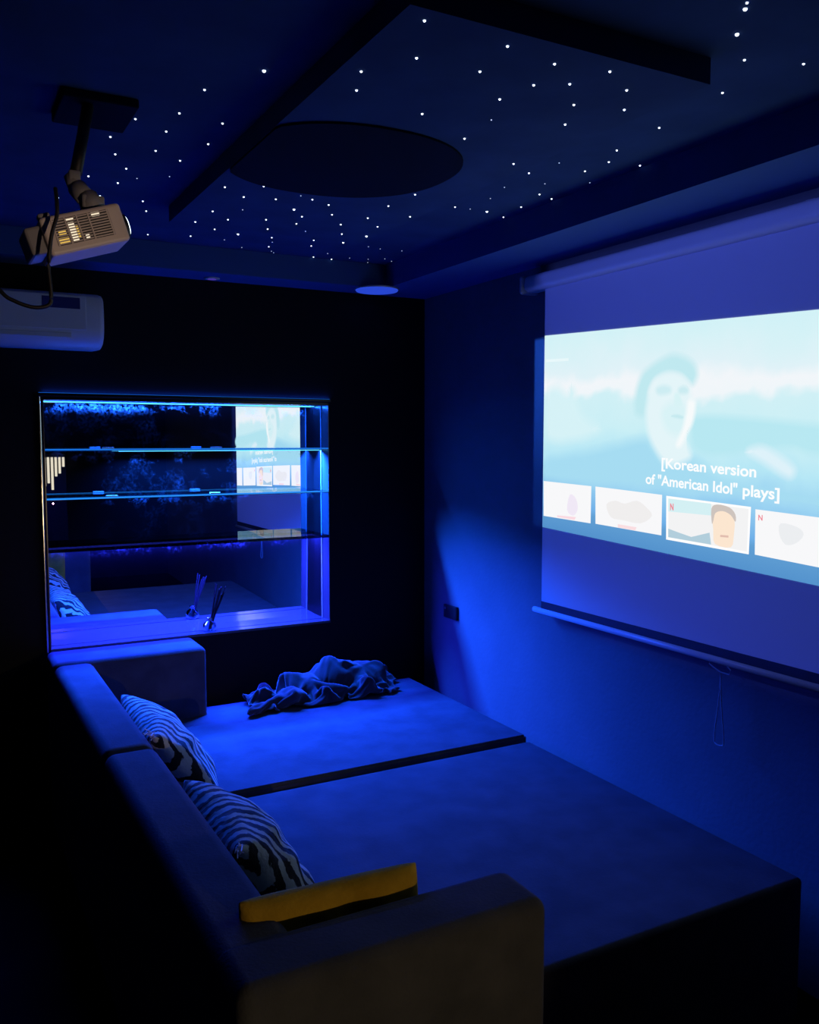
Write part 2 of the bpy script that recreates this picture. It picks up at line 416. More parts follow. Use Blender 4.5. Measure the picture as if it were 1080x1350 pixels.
# rows of millimetre coordinates, x y z, along the cloth
BLANKET = [
 -410, -138, 13, -399, -143, 21, -393, -143, 4, -385, -151, 3, -379, -144, 11, -366, -141, 3, -348, -142, 5, -331, -138, 24, -308, -140, 11, -298, -149, 34, -287, -148, 14, -281, -140, 19, -272, -140, 2, -263, -123, 0, -257, -103, 2, -230, -110, 3, -212, -110, 15, -200, -107, 20, -192, -98, 26, -183, -104, 3, -167, -116, 15, -160, -130, 8, -155, -138, 21, -149, -142, 8, -137, -146, 4, -122, -150, 8, -104, -151, 7, -85, -149, 5, -68, -142, 4, -51, -141, 5, -34, -140, 5, -19, -139, 4, -6, -139, 7, 7, -137, 6, 18, -132, 4, 28, -125, 2, 37, -114, 3, 55, -111, 1, 65, -106, 21, 78, -106, 3, 79, -104, 32, 80, -118, 33, 75, -118, 13, 74, -126, 4, 84, -133, 8, 100, -137, 7, 121, -139, 4, 145, -134, 3, 165, -137, 15, 179, -129, 20, 193, -126, 20, 204, -124, 15, 219, -126, 9, 235, -124, 18, 255, -127, 10, 258, -119, 33, 273, -129, 31, 277, -128, 9, 285, -137, 4, 296, -142, 6,
 -414, -153, 20, -409, -152, 4, -401, -153, 18, -388, -153, 22, -379, -154, 11, -371, -143, 15, -353, -136, 9, -331, -132, 22, -306, -135, 17, -296, -143, 39, -295, -142, 19, -290, -140, 3, -280, -128, 7, -273, -109, 6, -244, -116, 7, -221, -117, 21, -204, -120, 20, -196, -113, 27, -186, -103, 30, -174, -100, 4, -159, -113, 11, -151, -125, 7, -148, -131, 21, -137, -136, 19, -122, -140, 17, -105, -138, 8, -89, -139, 21, -70, -142, 28, -51, -140, 28, -38, -132, 26, -23, -132, 27, -16, -141, 29, -3, -141, 28, 9, -139, 24, 22, -137, 18, 34, -130, 11, 44, -120, 6, 50, -106, 9, 67, -100, 19, 83, -99, 2, 74, -107, 21, 88, -113, 27, 83, -122, 24, 87, -119, 9, 100, -123, 4, 120, -126, 8, 142, -129, 13, 155, -139, 31, 172, -132, 40, 187, -135, 38, 199, -133, 33, 205, -123, 28, 216, -118, 11, 237, -119, 7, 259, -120, 7, 267, -115, 30, 280, -124, 33, 285, -131, 19, 295, -129, 7, 296, -134, 26,
 -423, -162, 4, -412, -164, 16, -402, -165, 25, -390, -162, 30, -378, -157, 25, -364, -149, 17, -355, -133, 21, -333, -124, 16, -308, -128, 23, -296, -135, 40, -286, -136, 26, -290, -129, 13, -287, -113, 10, -261, -122, 14, -233, -127, 21, -214, -125, 37, -200, -127, 30, -191, -120, 24, -179, -108, 30, -167, -97, 11, -153, -109, 3, -144, -118, 9, -137, -123, 18, -126, -129, 9, -110, -128, 21, -92, -131, 27, -71, -128, 21, -53, -130, 30, -42, -133, 48, -28, -127, 47, -23, -136, 49, -14, -143, 49, -1, -140, 46, 10, -136, 38, 17, -131, 23, 33, -126, 19, 50, -120, 16, 50, -105, 24, 63, -94, 13, 84, -93, 8, 85, -103, 21, 91, -110, 11, 95, -114, 24, 105, -122, 22, 118, -115, 16, 138, -120, 26, 147, -130, 44, 165, -136, 57, 181, -139, 58, 192, -134, 56, 203, -135, 46, 213, -128, 33, 221, -116, 21, 239, -111, 7, 261, -113, 4, 273, -111, 23, 285, -118, 30, 281, -122, 17, 294, -122, 26, 313, -125, 21,
 -430, -164, 23, -419, -162, 34, -409, -157, 30, -399, -157, 39, -383, -154, 38, -364, -152, 30, -348, -139, 26, -335, -122, 28, -311, -121, 27, -297, -126, 41, -298, -129, 27, -297, -118, 20, -275, -124, 21, -247, -124, 33, -224, -135, 36, -204, -135, 38, -194, -131, 45, -183, -126, 29, -171, -112, 25, -161, -96, 21, -147, -103, 6, -138, -111, 11, -128, -116, 13, -113, -121, 8, -93, -125, 10, -82, -121, 32, -66, -126, 45, -50, -129, 54, -40, -121, 64, -32, -131, 66, -27, -139, 65, -16, -137, 60, -6, -133, 51, 7, -129, 41, 19, -124, 29, 30, -118, 13, 46, -116, 29, 61, -107, 30, 67, -93, 28, 84, -90, 19, 94, -98, 24, 99, -103, 11, 108, -109, 12, 111, -110, 34, 125, -118, 44, 142, -128, 53, 163, -123, 61, 179, -128, 69, 185, -137, 77, 196, -137, 69, 201, -129, 55, 218, -126, 43, 231, -120, 25, 247, -108, 16, 264, -105, 2, 277, -111, 11, 288, -110, 22, 292, -115, 7, 309, -119, 10, 329, -112, 19,
 -426, -156, 16, -426, -155, 34, -415, -155, 42, -403, -150, 35, -388, -148, 30, -367, -146, 37, -343, -142, 36, -328, -127, 35, -315, -114, 33, -301, -119, 31, -290, -122, 39, -280, -115, 25, -266, -128, 39, -238, -135, 42, -214, -137, 54, -200, -143, 47, -189, -139, 44, -177, -129, 37, -172, -111, 36, -156, -98, 31, -141, -99, 14, -131, -104, 9, -119, -110, 8, -102, -113, 11, -82, -116, 9, -65, -119, 25, -52, -119, 44, -58, -124, 65, -45, -129, 74, -33, -132, 81, -23, -133, 72, -20, -130, 56, -11, -131, 40, 2, -129, 27, 15, -122, 15, 30, -115, 27, 47, -107, 31, 63, -104, 43, 76, -99, 30, 87, -91, 33, 98, -92, 22, 106, -100, 25, 121, -103, 20, 129, -106, 41, 146, -116, 47, 150, -121, 73, 165, -128, 83, 181, -126, 88, 189, -134, 90, 200, -133, 79, 204, -124, 61, 215, -118, 40, 235, -113, 30, 255, -109, 25, 265, -100, 11, 278, -103, 6, 291, -106, 8, 303, -109, 19, 321, -108, 3, 345, -107, 3,
 -427, -149, 14, -425, -148, 30, -416, -148, 43, -402, -147, 46, -388, -141, 34, -368, -139, 32, -346, -136, 44, -323, -129, 46, -309, -119, 42, -299, -112, 39, -286, -113, 33, -265, -114, 30, -255, -126, 54, -233, -139, 63, -212, -146, 60, -196, -146, 61, -185, -141, 56, -171, -130, 47, -167, -112, 46, -151, -100, 39, -136, -98, 25, -125, -99, 15, -113, -103, 7, -95, -107, 8, -84, -115, 26, -65, -111, 36, -51, -112, 54, -53, -118, 73, -44, -123, 83, -31, -125, 82, -20, -126, 73, -9, -126, 60, -3, -124, 42, -2, -121, 20, 15, -113, 25, 31, -105, 34, 47, -98, 40, 64, -93, 42, 78, -100, 41, 91, -98, 38, 101, -91, 34, 114, -93, 27, 132, -98, 27, 146, -105, 41, 145, -113, 66, 163, -116, 80, 168, -123, 97, 179, -128, 101, 192, -128, 97, 206, -126, 85, 218, -122, 66, 227, -112, 45, 237, -103, 27, 258, -101, 29, 272, -98, 21, 281, -96, 8, 294, -98, 13, 312, -102, 9, 334, -105, 19, 352, -95, 4,
 -425, -142, 11, -421, -141, 26, -411, -142, 35, -402, -138, 48, -383, -138, 47, -365, -131, 38, -343, -128, 39, -325, -122, 53, -308, -118, 54, -295, -115, 50, -280, -113, 46, -258, -111, 40, -242, -127, 48, -223, -134, 69, -209, -146, 74, -195, -145, 73, -188, -137, 65, -167, -129, 60, -158, -112, 54, -142, -104, 38, -129, -97, 33, -120, -102, 26, -109, -97, 13, -90, -101, 15, -87, -111, 36, -69, -112, 50, -53, -107, 62, -51, -112, 79, -40, -117, 83, -30, -118, 75, -26, -123, 60, -12, -118, 50, -10, -118, 27, 7, -119, 40, 22, -109, 45, 42, -109, 51, 59, -103, 53, 74, -98, 54, 84, -92, 46, 93, -98, 50, 106, -95, 44, 121, -88, 36, 140, -92, 33, 148, -99, 55, 147, -107, 79, 159, -113, 93, 170, -118, 105, 179, -121, 96, 195, -119, 94, 200, -120, 72, 216, -110, 63, 232, -101, 48, 246, -95, 33, 258, -94, 17, 271, -91, 19, 284, -91, 17, 300, -92, 8, 321, -95, 8, 341, -96, 26, 361, -101, 12,
 -420, -133, 4, -415, -132, 19, -406, -132, 30, -393, -129, 40, -376, -127, 49, -355, -126, 52, -338, -117, 39, -325, -113, 55, -310, -109, 56, -296, -109, 58, -279, -108, 53, -258, -115, 54, -232, -122, 45, -213, -132, 63, -208, -141, 82, -196, -142, 84, -183, -135, 78, -173, -121, 65, -148, -111, 64, -140, -97, 48, -124, -97, 45, -113, -99, 35, -107, -92, 20, -87, -96, 21, -90, -105, 43, -75, -111, 59, -61, -107, 72, -49, -105, 83, -40, -109, 75, -31, -111, 64, -29, -114, 46, -16, -111, 32, -2, -116, 50, 14, -108, 56, 33, -108, 68, 49, -100, 69, 64, -94, 68, 76, -89, 63, 88, -86, 57, 94, -91, 45, 107, -91, 56, 125, -89, 49, 145, -86, 40, 149, -93, 63, 149, -101, 85, 158, -106, 99, 171, -109, 100, 184, -110, 93, 189, -114, 74, 207, -107, 67, 213, -103, 41, 229, -95, 25, 243, -89, 14, 257, -84, 13, 269, -84, 9, 284, -84, 13, 304, -85, 13, 327, -87, 7, 349, -89, 22, 368, -95, 10,
 -411, -123, 3, -401, -129, 7, -391, -129, 17, -377, -127, 25, -362, -121, 35, -351, -112, 50, -332, -107, 49, -314, -110, 42, -309, -101, 48, -297, -101, 57, -279, -105, 65, -255, -111, 63, -228, -116, 52, -213, -126, 70, -209, -134, 87, -196, -134, 90, -187, -125, 77, -166, -115, 76, -153, -100, 61, -131, -92, 60, -119, -87, 50, -120, -92, 37, -107, -85, 28, -87, -89, 27, -92, -98, 48, -73, -105, 50, -64, -101, 66, -52, -98, 74, -41, -101, 64, -39, -106, 49, -24, -102, 40, -15, -109, 57, 3, -107, 72, 21, -103, 82, 36, -93, 78, 51, -86, 72, 59, -82, 59, 71, -81, 50, 84, -80, 48, 95, -84, 39, 106, -83, 56, 126, -84, 58, 144, -80, 47, 144, -88, 67, 149, -93, 87, 161, -97, 92, 170, -102, 83, 182, -104, 71, 200, -100, 73, 203, -94, 48, 223, -87, 40, 232, -79, 21, 247, -80, 32, 260, -79, 29, 270, -77, 18, 284, -78, 5, 305, -78, 13, 330, -80, 7, 352, -82, 18, 368, -87, 8,
 -404, -113, 8, -393, -117, 12, -379, -118, 11, -364, -116, 19, -358, -106, 33, -337, -106, 34, -318, -104, 31, -303, -101, 32, -294, -103, 44, -296, -93, 50, -280, -97, 66, -254, -104, 66, -228, -109, 54, -218, -120, 75, -210, -125, 89, -197, -124, 94, -179, -117, 88, -167, -104, 70, -145, -92, 73, -130, -81, 61, -130, -81, 44, -125, -85, 28, -109, -82, 41, -89, -82, 31, -92, -92, 53, -75, -98, 59, -61, -97, 53, -54, -91, 62, -49, -96, 49, -34, -93, 48, -26, -102, 66, -10, -100, 82, 9, -95, 92, 23, -87, 78, 36, -80, 64, 46, -82, 49, 56, -86, 39, 68, -86, 35, 81, -82, 33, 96, -78, 32, 107, -77, 51, 124, -78, 64, 141, -74, 51, 144, -80, 70, 155, -85, 80, 163, -92, 73, 176, -91, 71, 191, -90, 82, 195, -85, 58, 214, -77, 50, 223, -70, 29, 237, -71, 45, 249, -67, 38, 249, -72, 23, 261, -72, 12, 281, -71, 3, 304, -71, 10, 329, -73, 8, 350, -75, 15, 365, -78, 7,
 -393, -105, 10, -382, -108, 3, -373, -105, 15, -357, -101, 25, -342, -107, 14, -323, -112, 12, -305, -111, 14, -291, -109, 21, -284, -104, 30, -288, -93, 38, -280, -89, 65, -254, -96, 70, -229, -101, 58, -220, -111, 77, -209, -115, 86, -195, -114, 81, -179, -103, 88, -164, -90, 76, -142, -79, 75, -144, -85, 52, -143, -82, 35, -133, -80, 23, -117, -76, 37, -94, -75, 35, -91, -84, 57, -77, -91, 66, -68, -88, 53, -57, -84, 48, -44, -85, 57, -38, -94, 73, -22, -93, 89, -1, -86, 91, 7, -87, 66, 19, -76, 57, 28, -82, 41, 39, -83, 28, 51, -83, 23, 64, -82, 22, 75, -76, 31, 92, -71, 35, 110, -71, 43, 121, -71, 64, 138, -68, 58, 148, -72, 71, 159, -77, 70, 166, -80, 83, 181, -81, 88, 185, -76, 67, 204, -69, 57, 214, -62, 36, 231, -59, 47, 231, -61, 26, 242, -65, 17, 256, -64, 14, 266, -72, 26, 279, -64, 8, 304, -65, 4, 328, -66, 9, 347, -67, 12, 361, -68, 8,
 -382, -102, 22, -376, -98, 7, -359, -98, 4, -340, -99, 8, -323, -101, 23, -313, -99, 3, -295, -100, 4, -283, -104, 5, -274, -104, 17, -277, -93, 30, -278, -83, 56, -255, -88, 74, -231, -93, 61, -219, -101, 75, -206, -105, 76, -195, -101, 90, -179, -89, 83, -159, -76, 83, -155, -88, 62, -158, -85, 45, -155, -77, 32, -142, -74, 20, -122, -71, 29, -100, -71, 42, -87, -77, 60, -79, -84, 74, -71, -81, 62, -58, -78, 65, -50, -85, 79, -34, -85, 94, -14, -78, 88, -9, -85, 64, 4, -75, 51, 13, -80, 34, 24, -80, 21, 37, -77, 15, 50, -76, 16, 64, -74, 22, 71, -75, 42, 89, -73, 48, 106, -65, 49, 122, -64, 60, 137, -64, 69, 152, -64, 68, 159, -68, 79, 170, -69, 89, 187, -67, 83, 190, -61, 60, 204, -57, 39, 221, -49, 47, 226, -54, 25, 240, -51, 22, 238, -56, 9, 252, -57, 20, 263, -66, 33, 281, -59, 17, 303, -57, 3, 326, -59, 7, 343, -59, 8, 354, -58, 15,
 -383, -94, 16, -367, -95, 22, -349, -91, 15, -330, -93, 26, -315, -92, 8, -304, -97, 22, -289, -95, 25, -280, -95, 14, -268, -100, 6, -266, -95, 31, -273, -79, 47, -256, -81, 74, -232, -86, 69, -217, -91, 72, -207, -92, 83, -194, -87, 94, -175, -74, 95, -170, -86, 68, -163, -93, 43, -154, -89, 25, -156, -81, 17, -149, -68, 23, -128, -66, 36, -106, -66, 50, -93, -72, 67, -83, -77, 79, -72, -73, 73, -62, -78, 84, -47, -78, 98, -28, -71, 89, -24, -80, 64, -7, -73, 51, -3, -80, 30, 9, -76, 17, 21, -72, 15, 33, -70, 18, 47, -69, 24, 63, -68, 31, 78, -68, 42, 90, -70, 62, 108, -64, 64, 122, -57, 67, 136, -57, 72, 150, -58, 77, 162, -60, 83, 176, -60, 91, 188, -56, 74, 206, -59, 61, 203, -46, 46, 218, -47, 29, 237, -46, 30, 242, -43, 13, 247, -52, 12, 246, -60, 31, 267, -62, 43, 288, -60, 27, 306, -51, 10, 325, -51, 4, 337, -52, 14, 349, -48, 23,
 -379, -86, 13, -364, -86, 27, -343, -84, 30, -331, -89, 10, -318, -92, 29, -300, -88, 27, -298, -92, 12, -288, -91, 3, -270, -93, 4, -257, -92, 29, -264, -75, 41, -253, -74, 71, -233, -79, 77, -218, -82, 79, -207, -80, 87, -192, -73, 100, -186, -82, 74, -180, -90, 46, -173, -93, 24, -163, -89, 11, -167, -80, 25, -155, -69, 35, -132, -62, 47, -111, -64, 60, -95, -66, 74, -86, -70, 85, -73, -69, 87, -61, -72, 101, -42, -66, 93, -37, -72, 68, -15, -69, 59, -19, -76, 34, -6, -71, 22, 7, -68, 22, 20, -67, 24, 33, -69, 31, 47, -73, 38, 63, -72, 48, 76, -64, 59, 94, -60, 68, 109, -61, 79, 123, -56, 82, 136, -52, 82, 149, -51, 83, 163, -52, 83, 180, -52, 90, 199, -55, 83, 216, -52, 65, 214, -39, 47, 223, -39, 27, 238, -39, 22, 251, -39, 20, 256, -50, 21, 252, -56, 41, 275, -55, 47, 299, -58, 36, 315, -49, 20, 326, -43, 6, 339, -46, 6, 356, -46, 9,
 -377, -79, 12, -362, -78, 31, -344, -83, 13, -321, -82, 11, -316, -83, 35, -308, -85, 17, -301, -87, 4, -289, -86, 12, -270, -84, 5, -250, -87, 23, -255, -71, 40, -248, -67, 69, -232, -72, 76, -220, -73, 83, -207, -69, 94, -189, -70, 76, -194, -83, 52, -185, -86, 27, -182, -93, 10, -175, -86, 12, -170, -85, 36, -151, -73, 46, -133, -62, 60, -111, -58, 67, -98, -61, 81, -87, -63, 89, -76, -65, 101, -58, -62, 99, -50, -64, 74, -27, -64, 72, -29, -70, 49, -13, -67, 41, -5, -63, 29, 5, -69, 35, 19, -70, 39, 34, -71, 48, 50, -66, 56, 65, -69, 71, 82, -66, 81, 95, -58, 90, 111, -55, 96, 124, -51, 97, 135, -47, 94, 148, -45, 90, 163, -45, 86, 182, -45, 84, 203, -49, 88, 221, -47, 71, 222, -35, 52, 229, -41, 36, 240, -36, 34, 253, -40, 36, 245, -49, 34, 264, -49, 30, 288, -53, 30, 310, -51, 41, 321, -42, 26, 331, -38, 15, 341, -38, 4, 361, -38, 13,
 -375, -72, 11, -356, -72, 29, -341, -76, 6, -319, -75, 16, -308, -77, 36, -307, -78, 15, -300, -79, 3, -285, -79, 12, -270, -88, 22, -251, -77, 17, -242, -71, 43, -242, -62, 65, -232, -64, 78, -217, -65, 78, -199, -60, 83, -203, -73, 61, -198, -79, 33, -194, -91, 18, -187, -86, 4, -179, -80, 15, -174, -78, 42, -153, -70, 62, -130, -63, 76, -112, -54, 79, -100, -55, 88, -90, -57, 98, -74, -55, 107, -62, -56, 84, -40, -57, 85, -37, -60, 58, -20, -65, 53, -13, -60, 41, -2, -64, 43, 11, -62, 47, 21, -68, 61, 37, -62, 67, 53, -64, 82, 70, -58, 92, 85, -59, 106, 99, -55, 114, 111, -48, 115, 122, -44, 111, 135, -41, 107, 147, -39, 100, 163, -38, 92, 183, -39, 89, 203, -43, 94, 215, -40, 71, 230, -34, 61, 229, -43, 51, 240, -38, 50, 241, -48, 46, 260, -47, 46, 280, -41, 36, 299, -46, 52, 304, -38, 31, 315, -32, 20, 328, -30, 15, 343, -31, 6, 367, -34, 4,
 -374, -65, 12, -352, -66, 27, -337, -70, 4, -320, -68, 19, -304, -72, 28, -298, -81, 27, -291, -75, 14, -283, -82, 32, -269, -77, 12, -255, -67, 30, -238, -60, 42, -232, -57, 61, -232, -57, 78, -216, -56, 84, -201, -58, 62, -211, -72, 44, -210, -85, 24, -200, -87, 6, -190, -79, 7, -184, -78, 30, -165, -68, 38, -144, -59, 60, -131, -53, 84, -114, -49, 93, -101, -48, 92, -92, -52, 108, -74, -47, 99, -54, -54, 98, -44, -50, 74, -29, -57, 69, -20, -56, 54, -9, -56, 53, 0, -64, 63, 14, -63, 72, 29, -56, 80, 42, -59, 99, 59, -52, 107, 72, -55, 123, 86, -47, 126, 96, -40, 120, 107, -37, 126, 120, -36, 125, 134, -36, 121, 148, -35, 111, 163, -32, 99, 183, -32, 93, 203, -36, 98, 213, -33, 77, 229, -39, 73, 239, -39, 61, 244, -47, 65, 258, -43, 58, 272, -33, 49, 289, -41, 65, 293, -31, 43, 309, -24, 35, 322, -24, 30, 325, -21, 14, 345, -24, 7, 371, -28, 4,
 -373, -58, 15, -349, -59, 25, -335, -62, 4, -316, -63, 10, -307, -71, 12, -295, -70, 20, -288, -70, 39, -282, -70, 14, -264, -62, 21, -245, -55, 26, -244, -52, 49, -243, -54, 65, -232, -49, 74, -211, -49, 78, -213, -60, 53, -208, -69, 27, -214, -80, 11, -202, -79, 4, -194, -76, 22, -173, -67, 26, -156, -55, 47, -143, -49, 76, -126, -41, 87, -115, -41, 99, -102, -41, 97, -89, -45, 113, -67, -46, 111, -47, -48, 99, -38, -45, 79, -26, -52, 77, -16, -57, 71, -7, -52, 73, 1, -60, 89, 17, -50, 93, 31, -50, 112, 49, -45, 121, 62, -46, 139, 71, -37, 129, 84, -31, 133, 96, -32, 138, 104, -26, 131, 118, -27, 127, 133, -30, 130, 149, -31, 123, 164, -27, 108, 183, -26, 98, 203, -29, 102, 216, -28, 85, 230, -30, 78, 238, -37, 81, 250, -35, 73, 264, -27, 64, 281, -33, 78, 288, -23, 57, 309, -21, 57, 318, -14, 46, 329, -17, 40, 324, -14, 19, 346, -17, 6, 374, -21, 4,
 -371, -52, 24, -349, -54, 15, -330, -56, 8, -325, -63, 23, -312, -63, 26, -301, -59, 33, -291, -61, 13, -274, -54, 19, -255, -46, 16, -258, -46, 39, -260, -52, 54, -249, -47, 62, -232, -42, 69, -208, -45, 63, -217, -57, 38, -217, -68, 17, -209, -74, 5, -201, -73, 18, -183, -64, 20, -168, -52, 42, -155, -47, 74, -139, -34, 86, -128, -33, 101, -116, -34, 106, -100, -35, 101, -84, -38, 117, -62, -39, 110, -48, -41, 94, -33, -45, 90, -21, -45, 81, -20, -52, 91, -5, -53, 102, 9, -42, 104, 22, -41, 125, 41, -34, 133, 54, -35, 152, 63, -29, 139, 76, -26, 147, 83, -31, 157, 94, -26, 153, 106, -27, 146, 118, -22, 137, 132, -23, 125, 151, -25, 128, 169, -23, 118, 186, -19, 104, 205, -22, 105, 218, -22, 94, 230, -27, 94, 240, -25, 84, 257, -21, 81, 274, -25, 92, 283, -16, 72, 306, -18, 75, 318, -9, 66, 328, -15, 62, 335, -11, 47, 326, -8, 22, 349, -10, 6, 377, -14, 4,
 -365, -46, 23, -346, -50, 26, -332, -49, 13, -320, -54, 14, -313, -49, 26, -302, -50, 9, -284, -44, 11, -265, -35, 13, -275, -43, 30, -275, -46, 49, -264, -42, 53, -248, -44, 50, -229, -36, 62, -206, -42, 48, -217, -53, 26, -215, -62, 10, -203, -65, 6, -198, -60, 28, -177, -49, 40, -169, -44, 75, -155, -32, 96, -142, -24, 104, -131, -27, 113, -116, -28, 110, -96, -28, 105, -78, -31, 121, -61, -32, 107, -46, -36, 102, -36, -36, 92, -28, -42, 102, -13, -38, 105, -2, -38, 126, 14, -28, 132, 32, -23, 145, 45, -24, 163, 53, -17, 148, 60, -22, 162, 73, -19, 165, 86, -23, 166, 98, -28, 167, 111, -26, 157, 125, -24, 147, 136, -16, 131, 155, -16, 123, 175, -17, 124, 191, -13, 112, 207, -15, 109, 220, -17, 103, 232, -17, 96, 248, -15, 95, 266, -17, 105, 279, -9, 87, 301, -11, 91, 314, -4, 78, 326, -11, 84, 332, -9, 72, 332, -4, 49, 330, 0, 20, 355, -2, 7, 379, -7, 5,
 -358, -47, 13, -344, -43, 23, -330, -46, 27, -326, -43, 12, -312, -40, 4, -294, -33, 5, -277, -25, 13, -286, -34, 32, -276, -31, 47, -276, -37, 61, -267, -37, 45, -246, -40, 40, -225, -31, 53, -205, -40, 36, -215, -48, 17, -209, -54, 8, -202, -54, 24, -182, -44, 36, -182, -39, 73, -170, -29, 101, -157, -18, 110, -146, -18, 121, -131, -21, 120, -114, -20, 108, -91, -21, 109, -73, -24, 122, -58, -26, 113, -48, -27, 101, -38, -31, 111, -23, -27, 112, -11, -26, 132, 7, -18, 140, 20, -17, 163, 37, -13, 174, 47, -6, 162, 57, -12, 171, 69, -14, 168, 74, -14, 153, 88, -19, 155, 98, -19, 170, 116, -17, 163, 134, -15, 153, 150, -13, 140, 163, -6, 124, 182, -8, 127, 197, -7, 118, 210, -8, 115, 223, -10, 109, 238, -8, 107, 257, -9, 114, 272, -2, 97, 295, -2, 103, 312, 1, 89, 322, -8, 97, 333, -5, 91, 332, -2, 72, 321, 1, 48, 343, 1, 28, 362, 5, 7, 381, 0, 3,
 -354, -43, 4, -341, -42, 10, -333, -37, 20, -319, -31, 19, -307, -24, 4, -290, -17, 17, -294, -27, 36, -285, -26, 56, -283, -34, 67, -269, -32, 71, -263, -31, 48, -242, -35, 31, -221, -26, 44, -205, -35, 28, -210, -41, 11, -197, -43, 10, -187, -38, 33, -178, -28, 63, -183, -22, 99, -167, -12, 113, -160, -11, 130, -147, -11, 129, -128, -14, 126, -109, -13, 110, -86, -14, 112, -71, -17, 121, -61, -19, 110, -50, -20, 117, -33, -16, 116, -22, -16, 138, -3, -8, 146, 9, -6, 168, 25, -3, 182, 39, 3, 174, 49, -3, 182, 61, -5, 179, 72, -7, 170, 80, -8, 154, 89, -13, 169, 101, -12, 151, 119, -9, 143, 138, -5, 137, 157, -1, 134, 175, 0, 135, 187, 2, 125, 201, 1, 121, 213, -3, 123, 226, -1, 114, 246, -1, 120, 265, 4, 107, 289, 5, 109, 308, 8, 97, 314, -2, 107, 328, -3, 106, 331, 3, 90, 319, 3, 70, 337, 5, 49, 350, 11, 23, 370, 9, 17, 381, 8, 4,
 -357, -38, 14, -346, -35, 7, -333, -30, 6, -320, -20, 6, -305, -11, 19, -303, -23, 39, -293, -22, 60, -295, -33, 68, -287, -32, 80, -273, -26, 72, -254, -29, 55, -241, -28, 25, -218, -22, 33, -213, -32, 21, -204, -31, 7, -191, -29, 23, -185, -21, 56, -193, -18, 93, -180, -4, 110, -174, -3, 131, -162, -3, 136, -144, -4, 133, -122, -7, 131, -103, -5, 112, -84, -6, 115, -70, -9, 120, -58, -9, 114, -46, -9, 128, -28, -3, 132, -16, -2, 156, 2, 1, 172, 19, 8, 172, 29, 9, 189, 43, 8, 190, 54, 4, 185, 64, 1, 175, 71, -1, 157, 83, -2, 173, 93, -2, 153, 113, 1, 155, 130, 6, 141, 149, 9, 144, 167, 11, 140, 181, 11, 134, 191, 10, 123, 202, 7, 127, 217, 5, 127, 237, 4, 129, 255, 12, 117, 279, 12, 119, 299, 16, 108, 309, 6, 114, 320, 1, 116, 329, 6, 105, 318, 8, 86, 335, 10, 67, 341, 17, 38, 361, 17, 27, 371, 16, 12, 385, 14, 13,
 -362, -33, 9, -350, -28, 11, -336, -20, 15, -320, -8, 16, -314, -19, 37, -301, -17, 61, -304, -29, 69, -300, -32, 83, -288, -25, 80, -276, -24, 58, -250, -21, 50, -238, -20, 21, -218, -17, 23, -212, -24, 13, -199, -18, 18, -189, -14, 46, -197, -8, 81, -196, -5, 117, -184, 1, 135, -173, 5, 140, -157, 3, 131, -141, -6, 117, -119, 2, 125, -98, 3, 116, -82, 1, 117, -70, -1, 119, -54, 1, 120, -36, 3, 128, -23, 8, 149, -3, 10, 158, 4, 13, 181, 20, 15, 187, 33, 17, 188, 44, 14, 183, 49, 7, 170, 62, 6, 157, 74, 8, 175, 86, 9, 155, 106, 13, 158, 126, 17, 154, 144, 19, 149, 157, 23, 137, 172, 23, 138, 179, 20, 126, 192, 16, 130, 207, 14, 131, 224, 14, 124, 245, 15, 133, 269, 16, 131, 287, 22, 119, 300, 13, 124, 313, 9, 123, 325, 9, 116, 318, 14, 97, 334, 17, 77, 336, 22, 48, 354, 26, 35, 361, 25, 18, 374, 22, 20, 390, 25, 8,
 -367, -27, 13, -353, -20, 16, -338, -9, 10, -327, -14, 33, -309, -11, 54, -313, -24, 65, -311, -28, 82, -301, -25, 91, -293, -19, 72, -267, -17, 65, -256, -17, 35, -234, -13, 27, -224, -15, 13, -210, -14, 15, -205, -10, 42, -190, 0, 68, -188, 3, 104, -198, 7, 130, -184, 10, 139, -171, 9, 130, -160, -1, 115, -135, 5, 121, -112, 8, 112, -94, 11, 117, -81, 9, 116, -67, 8, 121, -51, 9, 131, -29, 14, 131, -10, 14, 144, -6, 19, 168, 7, 22, 181, 20, 22, 184, 31, 21, 177, 38, 13, 167, 52, 16, 154, 64, 19, 174, 79, 21, 156, 99, 25, 160, 119, 29, 153, 136, 31, 143, 152, 33, 149, 165, 34, 141, 168, 29, 128, 180, 26, 131, 195, 24, 133, 214, 22, 133, 235, 22, 133, 256, 22, 122, 274, 27, 135, 291, 23, 134, 303, 19, 130, 315, 20, 123, 327, 23, 109, 331, 25, 82, 328, 28, 54, 344, 35, 40, 352, 35, 23, 362, 32, 14, 379, 31, 22, 404, 32, 19,
